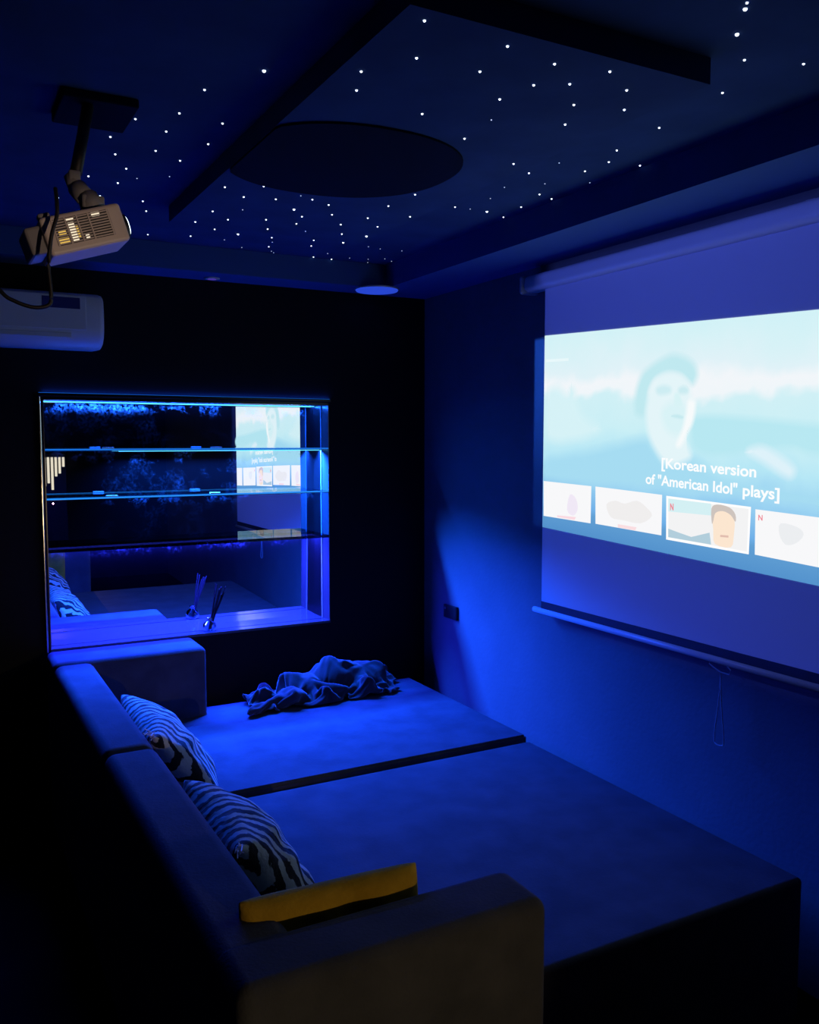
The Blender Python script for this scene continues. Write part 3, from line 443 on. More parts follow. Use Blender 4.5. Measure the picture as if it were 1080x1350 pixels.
 -372, -21, 16, -355, -14, 4, -342, -8, 27, -321, -4, 38, -322, -18, 55, -321, -23, 75, -315, -22, 88, -300, -16, 90, -280, -15, 79, -272, -15, 47, -250, -7, 35, -236, -7, 20, -225, -7, 13, -211, -2, 25, -199, 4, 54, -203, 5, 91, -195, 12, 118, -192, 15, 141, -182, 16, 131, -175, 7, 113, -150, 9, 118, -126, 11, 107, -107, 18, 118, -92, 18, 114, -79, 16, 115, -63, 16, 119, -47, 18, 134, -27, 21, 144, -6, 23, 145, -4, 27, 167, 8, 28, 175, 20, 26, 171, 26, 19, 160, 42, 24, 155, 55, 29, 172, 72, 32, 155, 93, 37, 160, 111, 40, 148, 128, 42, 138, 143, 44, 146, 152, 41, 134, 165, 41, 133, 172, 35, 123, 184, 33, 135, 202, 32, 132, 223, 32, 133, 245, 31, 133, 263, 32, 120, 279, 28, 121, 292, 30, 127, 301, 27, 117, 315, 33, 112, 315, 33, 87, 323, 38, 61, 329, 41, 37, 340, 43, 23, 351, 42, 17, 366, 40, 12, 390, 38, 11, 416, 43, 24,
 -375, -14, 12, -356, -4, 7, -336, 1, 25, -329, -5, 50, -318, -11, 64, -325, -16, 80, -313, -13, 87, -297, -13, 71, -274, -5, 66, -270, -4, 34, -253, -4, 19, -239, -1, 15, -224, 2, 15, -211, 8, 37, -210, 9, 73, -202, 16, 105, -206, 11, 128, -197, 18, 134, -187, 17, 117, -164, 16, 122, -142, 15, 102, -122, 23, 110, -104, 26, 110, -91, 25, 112, -77, 24, 115, -58, 23, 116, -43, 27, 134, -24, 29, 145, -5, 31, 144, -2, 33, 161, 10, 32, 162, 17, 25, 153, 33, 31, 152, 45, 39, 167, 64, 41, 153, 84, 49, 157, 101, 50, 140, 119, 53, 135, 135, 55, 142, 140, 50, 129, 152, 49, 133, 161, 44, 123, 177, 42, 123, 191, 41, 137, 211, 41, 132, 231, 41, 130, 251, 40, 131, 267, 37, 127, 277, 34, 115, 289, 34, 110, 303, 41, 114, 308, 44, 90, 321, 49, 70, 321, 52, 45, 335, 54, 33, 339, 52, 18, 354, 49, 16, 374, 43, 25, 400, 49, 13, 428, 49, 12,
 -377, -7, 4, -359, -2, 22, -339, 5, 39, -326, 1, 60, -325, -9, 70, -319, -7, 85, -307, -8, 71, -288, -1, 73, -279, 0, 44, -263, 6, 27, -255, 3, 9, -243, 6, 15, -222, 11, 18, -219, 13, 52, -208, 18, 85, -213, 15, 114, -208, 18, 132, -197, 22, 118, -177, 24, 126, -159, 20, 102, -135, 28, 96, -117, 34, 106, -102, 35, 108, -89, 32, 105, -74, 31, 114, -54, 30, 112, -41, 34, 133, -25, 36, 146, -10, 37, 150, 3, 39, 153, 7, 32, 144, 22, 37, 144, 34, 46, 159, 54, 49, 147, 74, 57, 151, 93, 58, 135, 110, 64, 145, 126, 66, 139, 129, 59, 127, 141, 57, 122, 154, 55, 127, 165, 50, 116, 179, 49, 130, 199, 49, 135, 218, 50, 130, 237, 49, 127, 254, 48, 127, 266, 44, 121, 279, 44, 118, 287, 47, 102, 302, 56, 98, 315, 60, 76, 315, 62, 51, 328, 66, 38, 326, 61, 25, 341, 59, 20, 355, 49, 30, 382, 52, 26, 411, 52, 26, 430, 58, 8,
 -374, 1, 6, -363, 3, 33, -344, -3, 46, -334, -3, 65, -328, -4, 80, -317, -2, 68, -301, 4, 78, -292, 4, 49, -277, 11, 30, -270, 6, 10, -259, 10, 8, -243, 12, 5, -228, 17, 30, -214, 23, 59, -220, 18, 92, -217, 22, 117, -208, 26, 126, -192, 32, 124, -174, 26, 102, -150, 31, 88, -130, 41, 97, -112, 43, 96, -101, 44, 106, -88, 39, 100, -73, 38, 113, -52, 37, 109, -36, 38, 124, -26, 43, 142, -14, 45, 151, -5, 41, 140, 9, 43, 137, 22, 51, 148, 42, 55, 140, 62, 64, 144, 82, 66, 129, 98, 72, 142, 114, 75, 138, 119, 69, 124, 129, 65, 117, 142, 64, 122, 153, 57, 114, 172, 57, 116, 185, 57, 134, 205, 57, 130, 224, 57, 127, 240, 56, 125, 254, 55, 123, 266, 54, 118, 279, 56, 108, 295, 63, 100, 298, 68, 74, 311, 70, 52, 326, 74, 40, 318, 71, 25, 328, 67, 16, 346, 65, 25, 362, 54, 43, 391, 53, 41, 407, 60, 16, 426, 65, 3,
 -372, 10, 8, -353, 8, 28, -349, 3, 51, -342, 2, 67, -332, 6, 75, -315, 11, 75, -301, 16, 56, -288, 15, 29, -283, 6, 8, -276, 16, 8, -262, 17, 11, -242, 19, 4, -235, 23, 37, -226, 21, 69, -212, 26, 92, -216, 29, 110, -203, 28, 107, -186, 38, 103, -166, 35, 80, -143, 46, 87, -122, 50, 85, -115, 53, 101, -104, 49, 94, -88, 46, 96, -72, 46, 111, -52, 44, 107, -35, 45, 118, -22, 46, 130, -15, 52, 141, -3, 50, 133, 11, 56, 139, 30, 60, 132, 48, 69, 139, 69, 71, 124, 85, 79, 138, 104, 81, 132, 118, 82, 125, 118, 75, 114, 131, 72, 116, 145, 68, 112, 160, 62, 106, 172, 64, 125, 191, 66, 131, 210, 65, 126, 226, 64, 122, 241, 63, 122, 254, 63, 120, 265, 64, 107, 281, 70, 102, 296, 77, 86, 310, 81, 66, 320, 84, 44, 324, 84, 26, 318, 78, 15, 333, 72, 17, 340, 62, 38, 368, 62, 38, 396, 62, 42, 415, 64, 24, 421, 71, 7,
 -371, 16, 17, -361, 10, 36, -350, 11, 52, -338, 9, 55, -324, 12, 54, -311, 24, 57, -305, 17, 28, -301, 6, 9, -292, 17, 14, -282, 22, 18, -265, 24, 14, -240, 26, 5, -225, 28, 36, -222, 29, 68, -221, 31, 92, -212, 37, 98, -196, 39, 97, -176, 36, 77, -156, 50, 77, -132, 55, 72, -126, 61, 92, -113, 62, 93, -106, 55, 84, -90, 54, 95, -72, 53, 108, -52, 51, 105, -34, 51, 111, -24, 54, 123, -10, 55, 125, 0, 61, 133, 16, 64, 124, 34, 73, 130, 55, 73, 120, 71, 84, 130, 89, 89, 129, 105, 90, 122, 118, 88, 115, 120, 80, 105, 134, 76, 107, 147, 69, 99, 165, 70, 108, 177, 73, 128, 196, 73, 126, 213, 72, 120, 227, 71, 117, 240, 70, 115, 255, 72, 115, 272, 75, 108, 281, 79, 83, 294, 80, 60, 309, 88, 44, 308, 79, 30, 313, 83, 15, 324, 82, 5, 336, 78, 25, 344, 67, 49, 372, 64, 51, 396, 69, 42, 407, 69, 21, 418, 76, 22,
 -373, 21, 25, -361, 17, 38, -346, 16, 39, -334, 19, 44, -321, 27, 52, -323, 15, 34, -318, 7, 7, -308, 20, 5, -298, 27, 6, -284, 25, 6, -266, 31, 17, -240, 34, 7, -223, 35, 36, -222, 36, 64, -216, 38, 82, -203, 35, 80, -189, 45, 75, -167, 48, 57, -143, 58, 58, -138, 68, 80, -126, 73, 90, -118, 67, 81, -104, 63, 85, -87, 55, 84, -72, 60, 102, -52, 58, 105, -34, 57, 104, -24, 60, 114, -12, 63, 119, 4, 66, 119, 19, 75, 126, 39, 73, 110, 55, 85, 119, 76, 89, 117, 95, 89, 115, 107, 83, 113, 112, 91, 105, 125, 86, 102, 133, 77, 93, 153, 76, 95, 163, 77, 117, 182, 81, 124, 200, 79, 116, 214, 77, 110, 227, 78, 114, 239, 77, 109, 254, 78, 101, 272, 84, 95, 290, 89, 79, 302, 91, 55, 297, 88, 31, 305, 84, 16, 317, 88, 23, 328, 89, 7, 335, 83, 35, 348, 72, 58, 375, 70, 56, 394, 75, 41, 403, 76, 24, 405, 80, 10,
 -374, 27, 32, -362, 25, 41, -350, 26, 44, -336, 33, 51, -337, 21, 33, -332, 13, 7, -317, 20, 25, -315, 30, 15, -301, 34, 16, -289, 31, 2, -267, 37, 10, -239, 41, 8, -222, 42, 33, -221, 43, 57, -212, 45, 68, -198, 41, 58, -179, 49, 50, -157, 60, 46, -149, 73, 66, -132, 79, 73, -127, 70, 73, -115, 74, 74, -106, 63, 72, -85, 60, 74, -70, 65, 94, -51, 66, 103, -35, 65, 100, -21, 65, 102, -10, 69, 107, 4, 75, 111, 23, 82, 113, 44, 82, 101, 65, 82, 106, 81, 91, 103, 90, 82, 109, 103, 80, 103, 109, 88, 94, 124, 88, 89, 140, 81, 83, 150, 83, 105, 167, 87, 119, 186, 85, 110, 201, 82, 102, 214, 85, 108, 226, 85, 113, 239, 83, 103, 256, 86, 102, 269, 87, 79, 287, 87, 61, 296, 98, 44, 305, 96, 24, 305, 90, 7, 313, 95, 20, 332, 93, 16, 346, 82, 31, 352, 79, 64, 377, 77, 58, 385, 78, 36, 394, 83, 26, 394, 89, 10,
 -376, 33, 38, -364, 34, 42, -352, 38, 52, -350, 29, 32, -348, 18, 9, -330, 25, 27, -317, 32, 34, -308, 38, 29, -306, 28, 26, -286, 33, 14, -265, 43, 3, -239, 48, 9, -224, 49, 30, -221, 50, 49, -208, 48, 49, -191, 54, 54, -172, 60, 35, -161, 75, 52, -142, 84, 58, -137, 72, 60, -126, 66, 58, -120, 76, 63, -106, 67, 61, -83, 66, 69, -65, 68, 84, -51, 72, 100, -35, 71, 96, -22, 72, 98, -7, 73, 96, 8, 77, 97, 25, 87, 101, 47, 90, 102, 66, 84, 93, 84, 89, 90, 95, 88, 101, 98, 82, 90, 111, 83, 83, 126, 88, 74, 139, 90, 91, 152, 93, 112, 170, 88, 101, 188, 87, 93, 202, 91, 99, 215, 91, 100, 225, 92, 111, 237, 90, 97, 257, 93, 100, 274, 95, 80, 281, 90, 52, 290, 98, 33, 296, 94, 17, 304, 99, 4, 318, 101, 11, 327, 90, 31, 350, 89, 39, 359, 85, 69, 379, 84, 58, 379, 84, 38, 380, 86, 23, 380, 95, 8,
 -378, 39, 43, -366, 41, 52, -357, 40, 31, -362, 27, 12, -339, 31, 16, -326, 36, 36, -322, 36, 16, -308, 38, 14, -301, 32, 37, -280, 34, 25, -264, 49, 12, -240, 55, 12, -225, 57, 27, -217, 58, 40, -202, 56, 37, -187, 67, 46, -168, 75, 32, -155, 87, 46, -141, 80, 43, -143, 69, 49, -128, 68, 47, -119, 78, 52, -101, 73, 61, -82, 72, 77, -60, 73, 77, -49, 79, 95, -34, 77, 90, -22, 78, 92, -8, 81, 95, 9, 81, 86, 30, 85, 88, 49, 93, 89, 68, 89, 85, 80, 96, 95, 94, 95, 94, 97, 89, 81, 110, 90, 73, 126, 97, 83, 136, 98, 105, 157, 97, 95, 174, 91, 82, 190, 97, 88, 205, 98, 87, 208, 97, 103, 221, 99, 108, 234, 96, 92, 255, 100, 99, 270, 101, 77, 281, 99, 51, 283, 96, 25, 291, 100, 10, 301, 106, 13, 312, 100, 27, 334, 99, 30, 340, 87, 53, 362, 94, 64, 382, 92, 58, 376, 91, 41, 371, 91, 26, 365, 96, 4,
 -382, 45, 50, -366, 47, 41, -368, 39, 16, -348, 33, 5, -344, 38, 34, -329, 37, 19, -318, 42, 10, -307, 44, 21, -295, 40, 41, -281, 44, 18, -259, 53, 25, -241, 62, 19, -225, 63, 25, -215, 65, 33, -200, 66, 43, -181, 69, 26, -170, 85, 31, -153, 78, 37, -137, 75, 30, -136, 67, 39, -130, 77, 46, -109, 77, 45, -98, 81, 69, -77, 75, 63, -64, 82, 81, -46, 86, 85, -33, 83, 80, -21, 81, 79, -8, 85, 86, 11, 88, 90, 30, 89, 78, 51, 90, 77, 69, 92, 76, 79, 100, 85, 92, 101, 86, 103, 96, 89, 115, 100, 77, 123, 104, 99, 143, 102, 87, 160, 95, 74, 177, 102, 77, 195, 104, 74, 196, 106, 91, 201, 105, 106, 216, 107, 105, 228, 102, 88, 249, 107, 98, 262, 104, 74, 271, 101, 49, 281, 105, 28, 294, 106, 20, 304, 102, 28, 320, 108, 31, 325, 94, 43, 349, 97, 46, 368, 102, 58, 385, 100, 53, 385, 95, 38, 371, 99, 28, 354, 98, 10,
 -383, 53, 50, -370, 52, 30, -361, 44, 5, -339, 40, 9, -340, 46, 34, -326, 42, 30, -320, 48, 20, -311, 46, 41, -295, 47, 21, -274, 56, 9, -258, 65, 26, -240, 69, 30, -227, 71, 25, -214, 72, 33, -196, 75, 43, -184, 76, 17, -163, 84, 19, -146, 80, 26, -142, 71, 18, -130, 71, 26, -118, 79, 34, -113, 87, 56, -91, 78, 50, -78, 86, 70, -60, 92, 79, -44, 92, 74, -33, 87, 68, -21, 84, 68, -5, 85, 74, 11, 93, 81, 31, 96, 84, 49, 96, 72, 66, 95, 65, 79, 94, 73, 92, 96, 72, 103, 103, 74, 111, 110, 90, 129, 106, 78, 145, 98, 66, 164, 106, 67, 184, 107, 60, 186, 113, 78, 189, 115, 94, 194, 113, 109, 209, 113, 102, 221, 109, 84, 243, 113, 92, 265, 111, 81, 268, 109, 54, 284, 109, 42, 296, 105, 38, 304, 112, 36, 310, 101, 46, 334, 104, 44, 356, 107, 54, 373, 104, 40, 387, 108, 46, 393, 101, 36, 378, 102, 20, 355, 106, 9,
 -382, 59, 45, -376, 55, 19, -354, 47, 15, -335, 46, 7, -331, 46, 27, -327, 50, 42, -315, 57, 38, -309, 52, 15, -288, 61, 10, -268, 72, 14, -250, 78, 21, -238, 79, 35, -230, 79, 22, -215, 79, 34, -195, 82, 42, -184, 84, 14, -162, 81, 7, -147, 78, 15, -133, 77, 12, -127, 81, 26, -124, 89, 45, -103, 84, 36, -92, 90, 61, -73, 98, 72, -54, 101, 67, -41, 98, 59, -32, 96, 71, -22, 91, 61, -5, 90, 65, 15, 90, 70, 30, 100, 73, 48, 103, 78, 64, 103, 73, 77, 102, 66, 87, 106, 75, 98, 113, 78, 114, 110, 69, 130, 102, 59, 150, 109, 57, 170, 108, 47, 171, 113, 69, 175, 120, 83, 178, 119, 99, 188, 121, 109, 203, 121, 99, 215, 115, 80, 238, 116, 80, 261, 120, 85, 269, 117, 60, 285, 111, 59, 293, 114, 47, 304, 110, 56, 320, 112, 42, 342, 115, 51, 363, 113, 36, 380, 114, 47, 390, 117, 36, 399, 108, 39, 385, 109, 20, 361, 112, 8,
 -379, 66, 42, -369, 61, 16, -351, 53, 21, -339, 54, 4, -339, 55, 21, -326, 55, 15, -310, 60, 5, -299, 70, 25, -279, 81, 19, -261, 85, 35, -247, 92, 32, -234, 91, 38, -233, 87, 20, -214, 84, 24, -197, 89, 43, -179, 88, 24, -164, 89, 5, -149, 85, 5, -143, 85, 19, -135, 92, 30, -114, 90, 25, -104, 96, 50, -85, 104, 65, -66, 110, 62, -50, 108, 51, -38, 108, 61, -29, 105, 71, -18, 99, 61, -6, 91, 52, 14, 92, 58, 34, 94, 64, 46, 104, 64, 59, 110, 67, 72, 112, 68, 85, 114, 66, 99, 111, 60, 114, 104, 53, 133, 111, 52, 152, 109, 40, 168, 117, 50, 162, 119, 71, 163, 123, 88, 175, 127, 94, 184, 128, 107, 198, 128, 96, 216, 123, 88, 234, 121, 70, 255, 125, 78, 274, 124, 68, 284, 120, 53, 297, 121, 58, 307, 118, 45, 327, 121, 47, 349, 120, 33, 367, 119, 54, 383, 126, 50, 396, 125, 46, 406, 117, 43, 395, 115, 20, 371, 116, 4,
 -376, 72, 37, -364, 66, 17, -351, 60, 27, -345, 63, 11, -335, 67, 3, -318, 72, 7, -303, 82, 13, -283, 91, 23, -270, 94, 46, -257, 103, 41, -250, 99, 54, -244, 99, 39, -234, 96, 21, -215, 89, 14, -197, 94, 33, -175, 91, 37, -164, 95, 20, -151, 96, 10, -138, 96, 10, -122, 98, 16, -115, 103, 40, -99, 110, 59, -78, 117, 55, -59, 117, 44, -45, 120, 53, -38, 118, 66, -26, 114, 71, -14, 107, 64, -6, 98, 48, 13, 92, 45, 32, 96, 51, 49, 98, 56, 62, 104, 56, 72, 110, 53, 84, 113, 50, 98, 107, 47, 115, 113, 48, 134, 113, 38, 154, 116, 34, 164, 124, 50, 156, 126, 70, 159, 130, 86, 169, 134, 95, 183, 135, 99, 191, 127, 85, 212, 129, 83, 231, 128, 68, 253, 131, 71, 268, 125, 58, 283, 127, 51, 295, 125, 46, 310, 127, 43, 329, 124, 30, 349, 126, 49, 372, 128, 63, 391, 128, 67, 403, 128, 61, 413, 126, 47, 403, 122, 22, 376, 123, 14,
 -373, 79, 32, -361, 73, 18, -349, 69, 27, -336, 70, 30, -324, 78, 25, -311, 88, 24, -296, 93, 45, -277, 101, 56, -269, 113, 48, -260, 111, 63, -247, 110, 62, -242, 108, 44, -229, 100, 30, -215, 96, 7, -194, 95, 21, -177, 99, 35, -161, 97, 36, -147, 96, 31, -134, 101, 31, -121, 112, 28, -113, 116, 52, -91, 123, 50, -71, 125, 39, -60, 127, 56, -45, 130, 57, -36, 127, 69, -24, 122, 68, -11, 114, 62, -4, 105, 44, 12, 96, 35, 32, 96, 38, 49, 99, 43, 64, 99, 46, 76, 102, 49, 82, 110, 38, 96, 114, 40, 114, 117, 38, 132, 118, 30, 152, 123, 29, 158, 130, 47, 153, 132, 66, 159, 136, 80, 171, 139, 86, 185, 140, 89, 192, 132, 75, 212, 128, 69, 232, 136, 68, 253, 135, 60, 266, 127, 46, 280, 127, 39, 292, 129, 36, 309, 130, 31, 333, 131, 30, 356, 133, 44, 376, 137, 64, 393, 136, 74, 407, 136, 69, 414, 134, 51, 399, 127, 33, 384, 127, 4,
 -369, 85, 27, -358, 81, 16, -349, 79, 28, -336, 83, 37, -320, 90, 43, -303, 102, 44, -283, 107, 38, -285, 117, 59, -270, 120, 68, -258, 122, 70, -245, 119, 65, -234, 111, 53, -222, 104, 34, -211, 102, 7, -190, 97, 9, -174, 101, 23, -163, 105, 31, -150, 107, 32, -137, 113, 36, -122, 122, 40, -101, 118, 35, -86, 132, 35, -70, 135, 51, -54, 136, 51, -46, 139, 64, -35, 133, 58, -21, 128, 63, -14, 116, 52, 1, 110, 38, 14, 100, 25, 34, 99, 27, 51, 98, 30, 65, 101, 33, 78, 102, 37, 91, 104, 39, 98, 113, 29, 109, 122, 29, 128, 125, 31, 146, 128, 24, 148, 132, 45, 153, 140, 59, 164, 141, 69, 176, 138, 71, 189, 143, 74, 204, 138, 70, 219, 131, 54, 236, 141, 52, 256, 138, 43, 274, 134, 40, 277, 129, 24, 290, 131, 23, 306, 137, 30, 331, 139, 30, 356, 140, 47, 380, 142, 56, 393, 144, 74, 406, 144, 68, 410, 140, 49, 392, 132, 35, 386, 134, 4,
 -360, 90, 30, -356, 87, 15, -342, 84, 18, -333, 93, 30, -317, 103, 37, -296, 106, 25, -291, 118, 43, -282, 126, 55, -270, 128, 63, -256, 127, 63, -241, 124, 54, -226, 116, 47, -225, 108, 23, -203, 104, 19, -185, 105, 6, -170, 103, 11, -158, 104, 20, -149, 111, 19, -135, 119, 22, -116, 126, 25, -93, 124, 23, -73, 129, 30, -67, 141, 40, -55, 144, 49, -42, 144, 56, -29, 139, 55, -16, 131, 51, -15, 117, 40, -1, 110, 24, 20, 108, 21, 39, 107, 30, 53, 103, 20, 67, 101, 20, 78, 106, 24, 91, 104, 25, 105, 106, 30, 115, 116, 25, 122, 127, 17, 136, 135, 22, 150, 139, 33, 162, 137, 44, 169, 144, 51, 182, 143, 54, 191, 135, 57, 208, 139, 47, 228, 140, 38, 244, 128, 45, 263, 126, 30, 263, 139, 24, 271, 138, 11, 285, 139, 14, 305, 136, 16, 326, 146, 28, 351, 146, 48, 376, 148, 54, 391, 150, 67, 402, 150, 59, 401, 145, 41, 383, 138, 32, 396, 139, 6,
 -360, 98, 27, -353, 95, 14, -339, 88, 8, -322, 92, 23, -314, 107, 24, -294, 113, 18, -283, 121, 33, -279, 129, 43, -267, 129, 48, -259, 120, 48, -243, 116, 40, -229, 121, 27, -209, 115, 28, -189, 109, 27, -178, 114, 10, -164, 110, 9, -154, 104, 8, -141, 106, 17, -129, 116, 12, -112, 126, 11, -92, 131, 18, -71, 133, 19, -63, 143, 29, -51, 145, 37, -44, 138, 44, -28, 137, 39, -11, 132, 34, -9, 118, 21, 11, 118, 30, 31, 112, 35, 45, 114, 18, 62, 113, 23, 69, 109, 8, 80, 105, 7, 88, 98, 13, 96, 106, 19, 111, 110, 12, 125, 118, 10, 137, 127, 9, 151, 134, 15, 162, 138, 24, 174, 140, 30, 183, 133, 37, 199, 135, 32, 218, 133, 26, 231, 122, 38, 249, 120, 22, 250, 133, 11, 253, 144, 5, 263, 149, 10, 278, 149, 17, 299, 143, 9, 327, 141, 14, 351, 148, 32, 368, 155, 50, 384, 157, 55, 395, 156, 44, 385, 146, 46, 397, 144, 23, 379, 141, 5,
 -361, 107, 23, -349, 100, 22, -335, 96, 8, -315, 91, 14, -309, 106, 14, -299, 119, 14, -287, 125, 22, -276, 130, 26, -268, 123, 28, -254, 118, 23, -235, 113, 13, -214, 114, 6, -192, 115, 11, -182, 123, 23, -169, 116, 29, -157, 115, 24, -154, 113, 7, -141, 106, 4, -123, 110, 14, -106, 120, 11, -90, 130, 6, -74, 137, 10, -59, 141, 16, -48, 139, 23, -41, 131, 28, -25, 126, 27, -11, 129, 11, 9, 124, 19, 28, 116, 15, 41, 124, 29, 59, 122, 27, 65, 122, 8, 77, 119, 14, 85, 113, 20, 91, 109, 8, 103, 100, 4, 112, 101, 23, 126, 109, 20, 140, 117, 15, 153, 123, 10, 165, 127, 16, 177, 128, 20, 191, 129, 15, 208, 125, 14, 219, 116, 30, 236, 117, 11, 238, 133, 7, 235, 145, 18, 243, 154, 21, 255, 158, 19, 273, 158, 16, 294, 152, 6, 323, 146, 4, 347, 151, 19, 363, 158, 34, 376, 163, 39, 376, 154, 34, 395, 153, 26, 374, 146, 20, 396, 149, 12,
 -360, 109, 7, -347, 108, 22, -331, 99, 18, -315, 94, 2, -299, 101, 14, -295, 112, 4, -284, 119, 7, -271, 122, 8, -257, 123, 5, -239, 125, 5, -218, 126, 4, -196, 127, 3, -175, 127, 3, -161, 127, 16, -163, 129, 33, -151, 126, 27, -152, 123, 9, -138, 114, 1, -122, 104, 7, -104, 113, 5, -87, 122, 3, -72, 128, 5, -59, 131, 6, -46, 130, 7, -32, 125, 7, -15, 120, 4, 6, 117, 1, 29, 119, 3, 38, 131, 15, 56, 127, 8, 67, 135, 15, 80, 132, 9, 90, 126, 4, 93, 124, 20, 95, 118, 5, 106, 110, 2, 111, 98, 8, 128, 101, 15, 142, 108, 14, 155, 114, 12, 168, 117, 11, 181, 118, 9, 197, 116, 10, 210, 111, 25, 225, 114, 5, 220, 129, 7, 222, 145, 4, 228, 156, 5, 233, 163, 15, 248, 165, 12, 268, 163, 8, 294, 159, 6, 320, 151, 14, 345, 155, 7, 359, 161, 17, 372, 163, 15, 388, 163, 15, 371, 154, 16, 392, 156, 5, 374, 149, 4,]
nbx = BLANKET_W; nby = len(BLANKET) // (3 * nbx); q = BLANKET
bm = bmesh.new(); vv = [bm.verts.new((q[3 * i] / 1000, q[3 * i + 1] / 1000, q[3 * i + 2] / 1000)) for i in range(nbx * nby)]
for j in range(nby - 1):
    for i in range(nbx - 1):
        a = j * nbx + i; bm.faces.new((vv[a], vv[a + 1], vv[a + 1 + nbx], vv[a + nbx]))
bl = obj('throw_blanket', bm, M['blanket'], None, True)
bl.location = (1.62, 3.845, .478)
sd = bl.modifiers.new('thick', 'SOLIDIFY'); sd.thickness = .006; sd.offset = 0
ss = bl.modifiers.new('sub', 'SUBSURF'); ss.levels = 1; ss.render_levels = 1
tag(bl, 'dark fleece blanket crumpled in a heap on the far seat of the sofa', 'blanket')

# ------------------------------------------------------------------ projection screen
XS = 2.258
scn = thing('projection_screen', 'pull-down projection screen hanging in front of the right wall, showing a film menu', 'projection screen', (XS, 2.2, 2.31))
def qbox(name, x0, x1, y0, y1, z0, z1, m, par=None, **k):
    a = local(scn, x0, y0, z0); b = local(scn, x1, y1, z1)
    return box(name, a[0], b[0], a[1], b[1], a[2], b[2], m, par or scn, **k)
SY0, SY1 = 1.40, 2.985
qbox('case', 2.225, 2.305, SY0 - .10, 3.10, 2.318, 2.385, M['white_plastic'], bev=.022, seg=4, smooth=True)
for y in (SY0 - .112, 3.10):
    qbox('end_cap', 2.220, 2.310, y, y + .016, 2.312, 2.388, M['white_plastic'], bev=.012, seg=3)
for y in (1.75, 2.75):
    qbox('wall_bracket', 2.29, W, y, y + .03, 2.365, 2.40, M['white_plastic'])
qbox('screen_fabric', XS, XS + .002, SY0, SY1, 1.02, 2.33, M['screen'])
qbox('bottom_sleeve', XS - .002, XS + .006, SY0, SY1, .988, 1.02, M['black_plastic'])
bm = bmesh.new(); tube(bm, [(0, SY0 - .03 - 2.2, .978 - 2.31), (0, 3.035 - 2.2, .978 - 2.31)], .012, 14)
bar = obj('bottom_bar', bm, M['white_plastic'], scn, True)
bm = bmesh.new(); yy, zz = 2.015 - 2.2, .958 - 2.31
tube(bm, [(0, yy + .045, zz + .012), (0, yy + .05, zz), (0, yy + .03, zz - .008), (0, yy, zz - .018), (0, yy - .035, zz - .018), (0, yy - .04, zz - .002), (0, yy - .02, zz + .012)], .0022, 6)
hk = obj('pull_hook', bm, M['cord'], bar)
bm = bmesh.new()
tube(bm, smooth_path([(0, yy, zz - .018), (0, yy + .004, zz - .10), (0, yy + .016, zz - .20), (0, yy + .020, zz - .25), (-.002, yy + .008, zz - .262), (0, yy - .010, zz - .262), (0, yy - .020, zz - .25), (0, yy - .014, zz - .19), (0, yy - .004, zz - .10), (0, yy, zz - .018)], 6), .0022, 6)
obj('pull_cord', bm, M['cord'], bar)

# the projected picture: its light put into emissive shapes laid on the fabric
def film_mat():
    m = bpy.data.materials.new('film_picture'); m.use_nodes = True
    nt = m.node_tree; nt.nodes.remove(nt.nodes['Principled BSDF'])
    e = N(m, 'ShaderNodeEmission'); geo = N(m, 'ShaderNodeNewGeometry'); sp = N(m, 'ShaderNodeSeparateXYZ')
    L(m, geo.outputs['Position'], sp.inputs[0])
    nz = N(m, 'ShaderNodeTexNoise'); nz.inputs['Scale'].default_value = 5.5; nz.inputs['Detail'].default_value = 3
    L(m, geo.outputs['Position'], nz.inputs['Vector'])
    k = N(m, 'ShaderNodeMapRange'); k.inputs[1].default_value = .3; k.inputs[2].default_value = .7; k.inputs[3].default_value = -.035; k.inputs[4].default_value = .035; L(m, nz.outputs['Fac'], k.inputs[0])
    sl = N(m, 'ShaderNodeMath', operation='MULTIPLY_ADD'); sl.inputs[1].default_value = -.045; L(m, sp.outputs['Y'], sl.inputs[0]); L(m, sp.outputs['Z'], sl.inputs[2])   # picture is tipped a little
    fade = N(m, 'ShaderNodeMapRange'); fade.inputs[1].default_value = 1.34; fade.inputs[2].default_value = 1.45; L(m, sl.outputs[0], fade.inputs[0])
    kk = N(m, 'ShaderNodeMath', operation='MULTIPLY_ADD'); L(m, k.outputs[0], kk.inputs[0]); L(m, fade.outputs[0], kk.inputs[1]); L(m, sl.outputs[0], kk.inputs[2])
    mr = N(m, 'ShaderNodeMapRange'); mr.inputs[1].default_value = 1.20; mr.inputs[2].default_value = 2.03; L(m, kk.outputs[0], mr.inputs[0])
    rp = N(m, 'ShaderNodeValToRGB'); cr = rp.color_ramp
    st = [(0, (84, 146, 205)), (.10, (98, 160, 212)), (.13, (112, 176, 232)), (.28, (158, 213, 243)), (.38, (182, 231, 246)), (.52, (202, 239, 246)), (.64, (208, 240, 246)), (.68, (240, 246, 250)), (.72, (242, 246, 250)), (.78, (224, 242, 248)), (.90, (214, 242, 247)), (1, (206, 241, 247))]
    cr.elements[0].position = 0; cr.elements[0].color = srgb(*st[0][1]); cr.elements[1].position = 1; cr.elements[1].color = srgb(*st[-1][1])
    for p_, c_ in st[1:-1]:
        el = cr.elements.new(p_); el.color = srgb(*c_)
    L(m, mr.outputs[0], rp.inputs[0]); L(m, rp.outputs[0], e.inputs[0]); L(m, e.outputs[0], nt.nodes['Material Output'].inputs[0])
    return m
lay = [0]
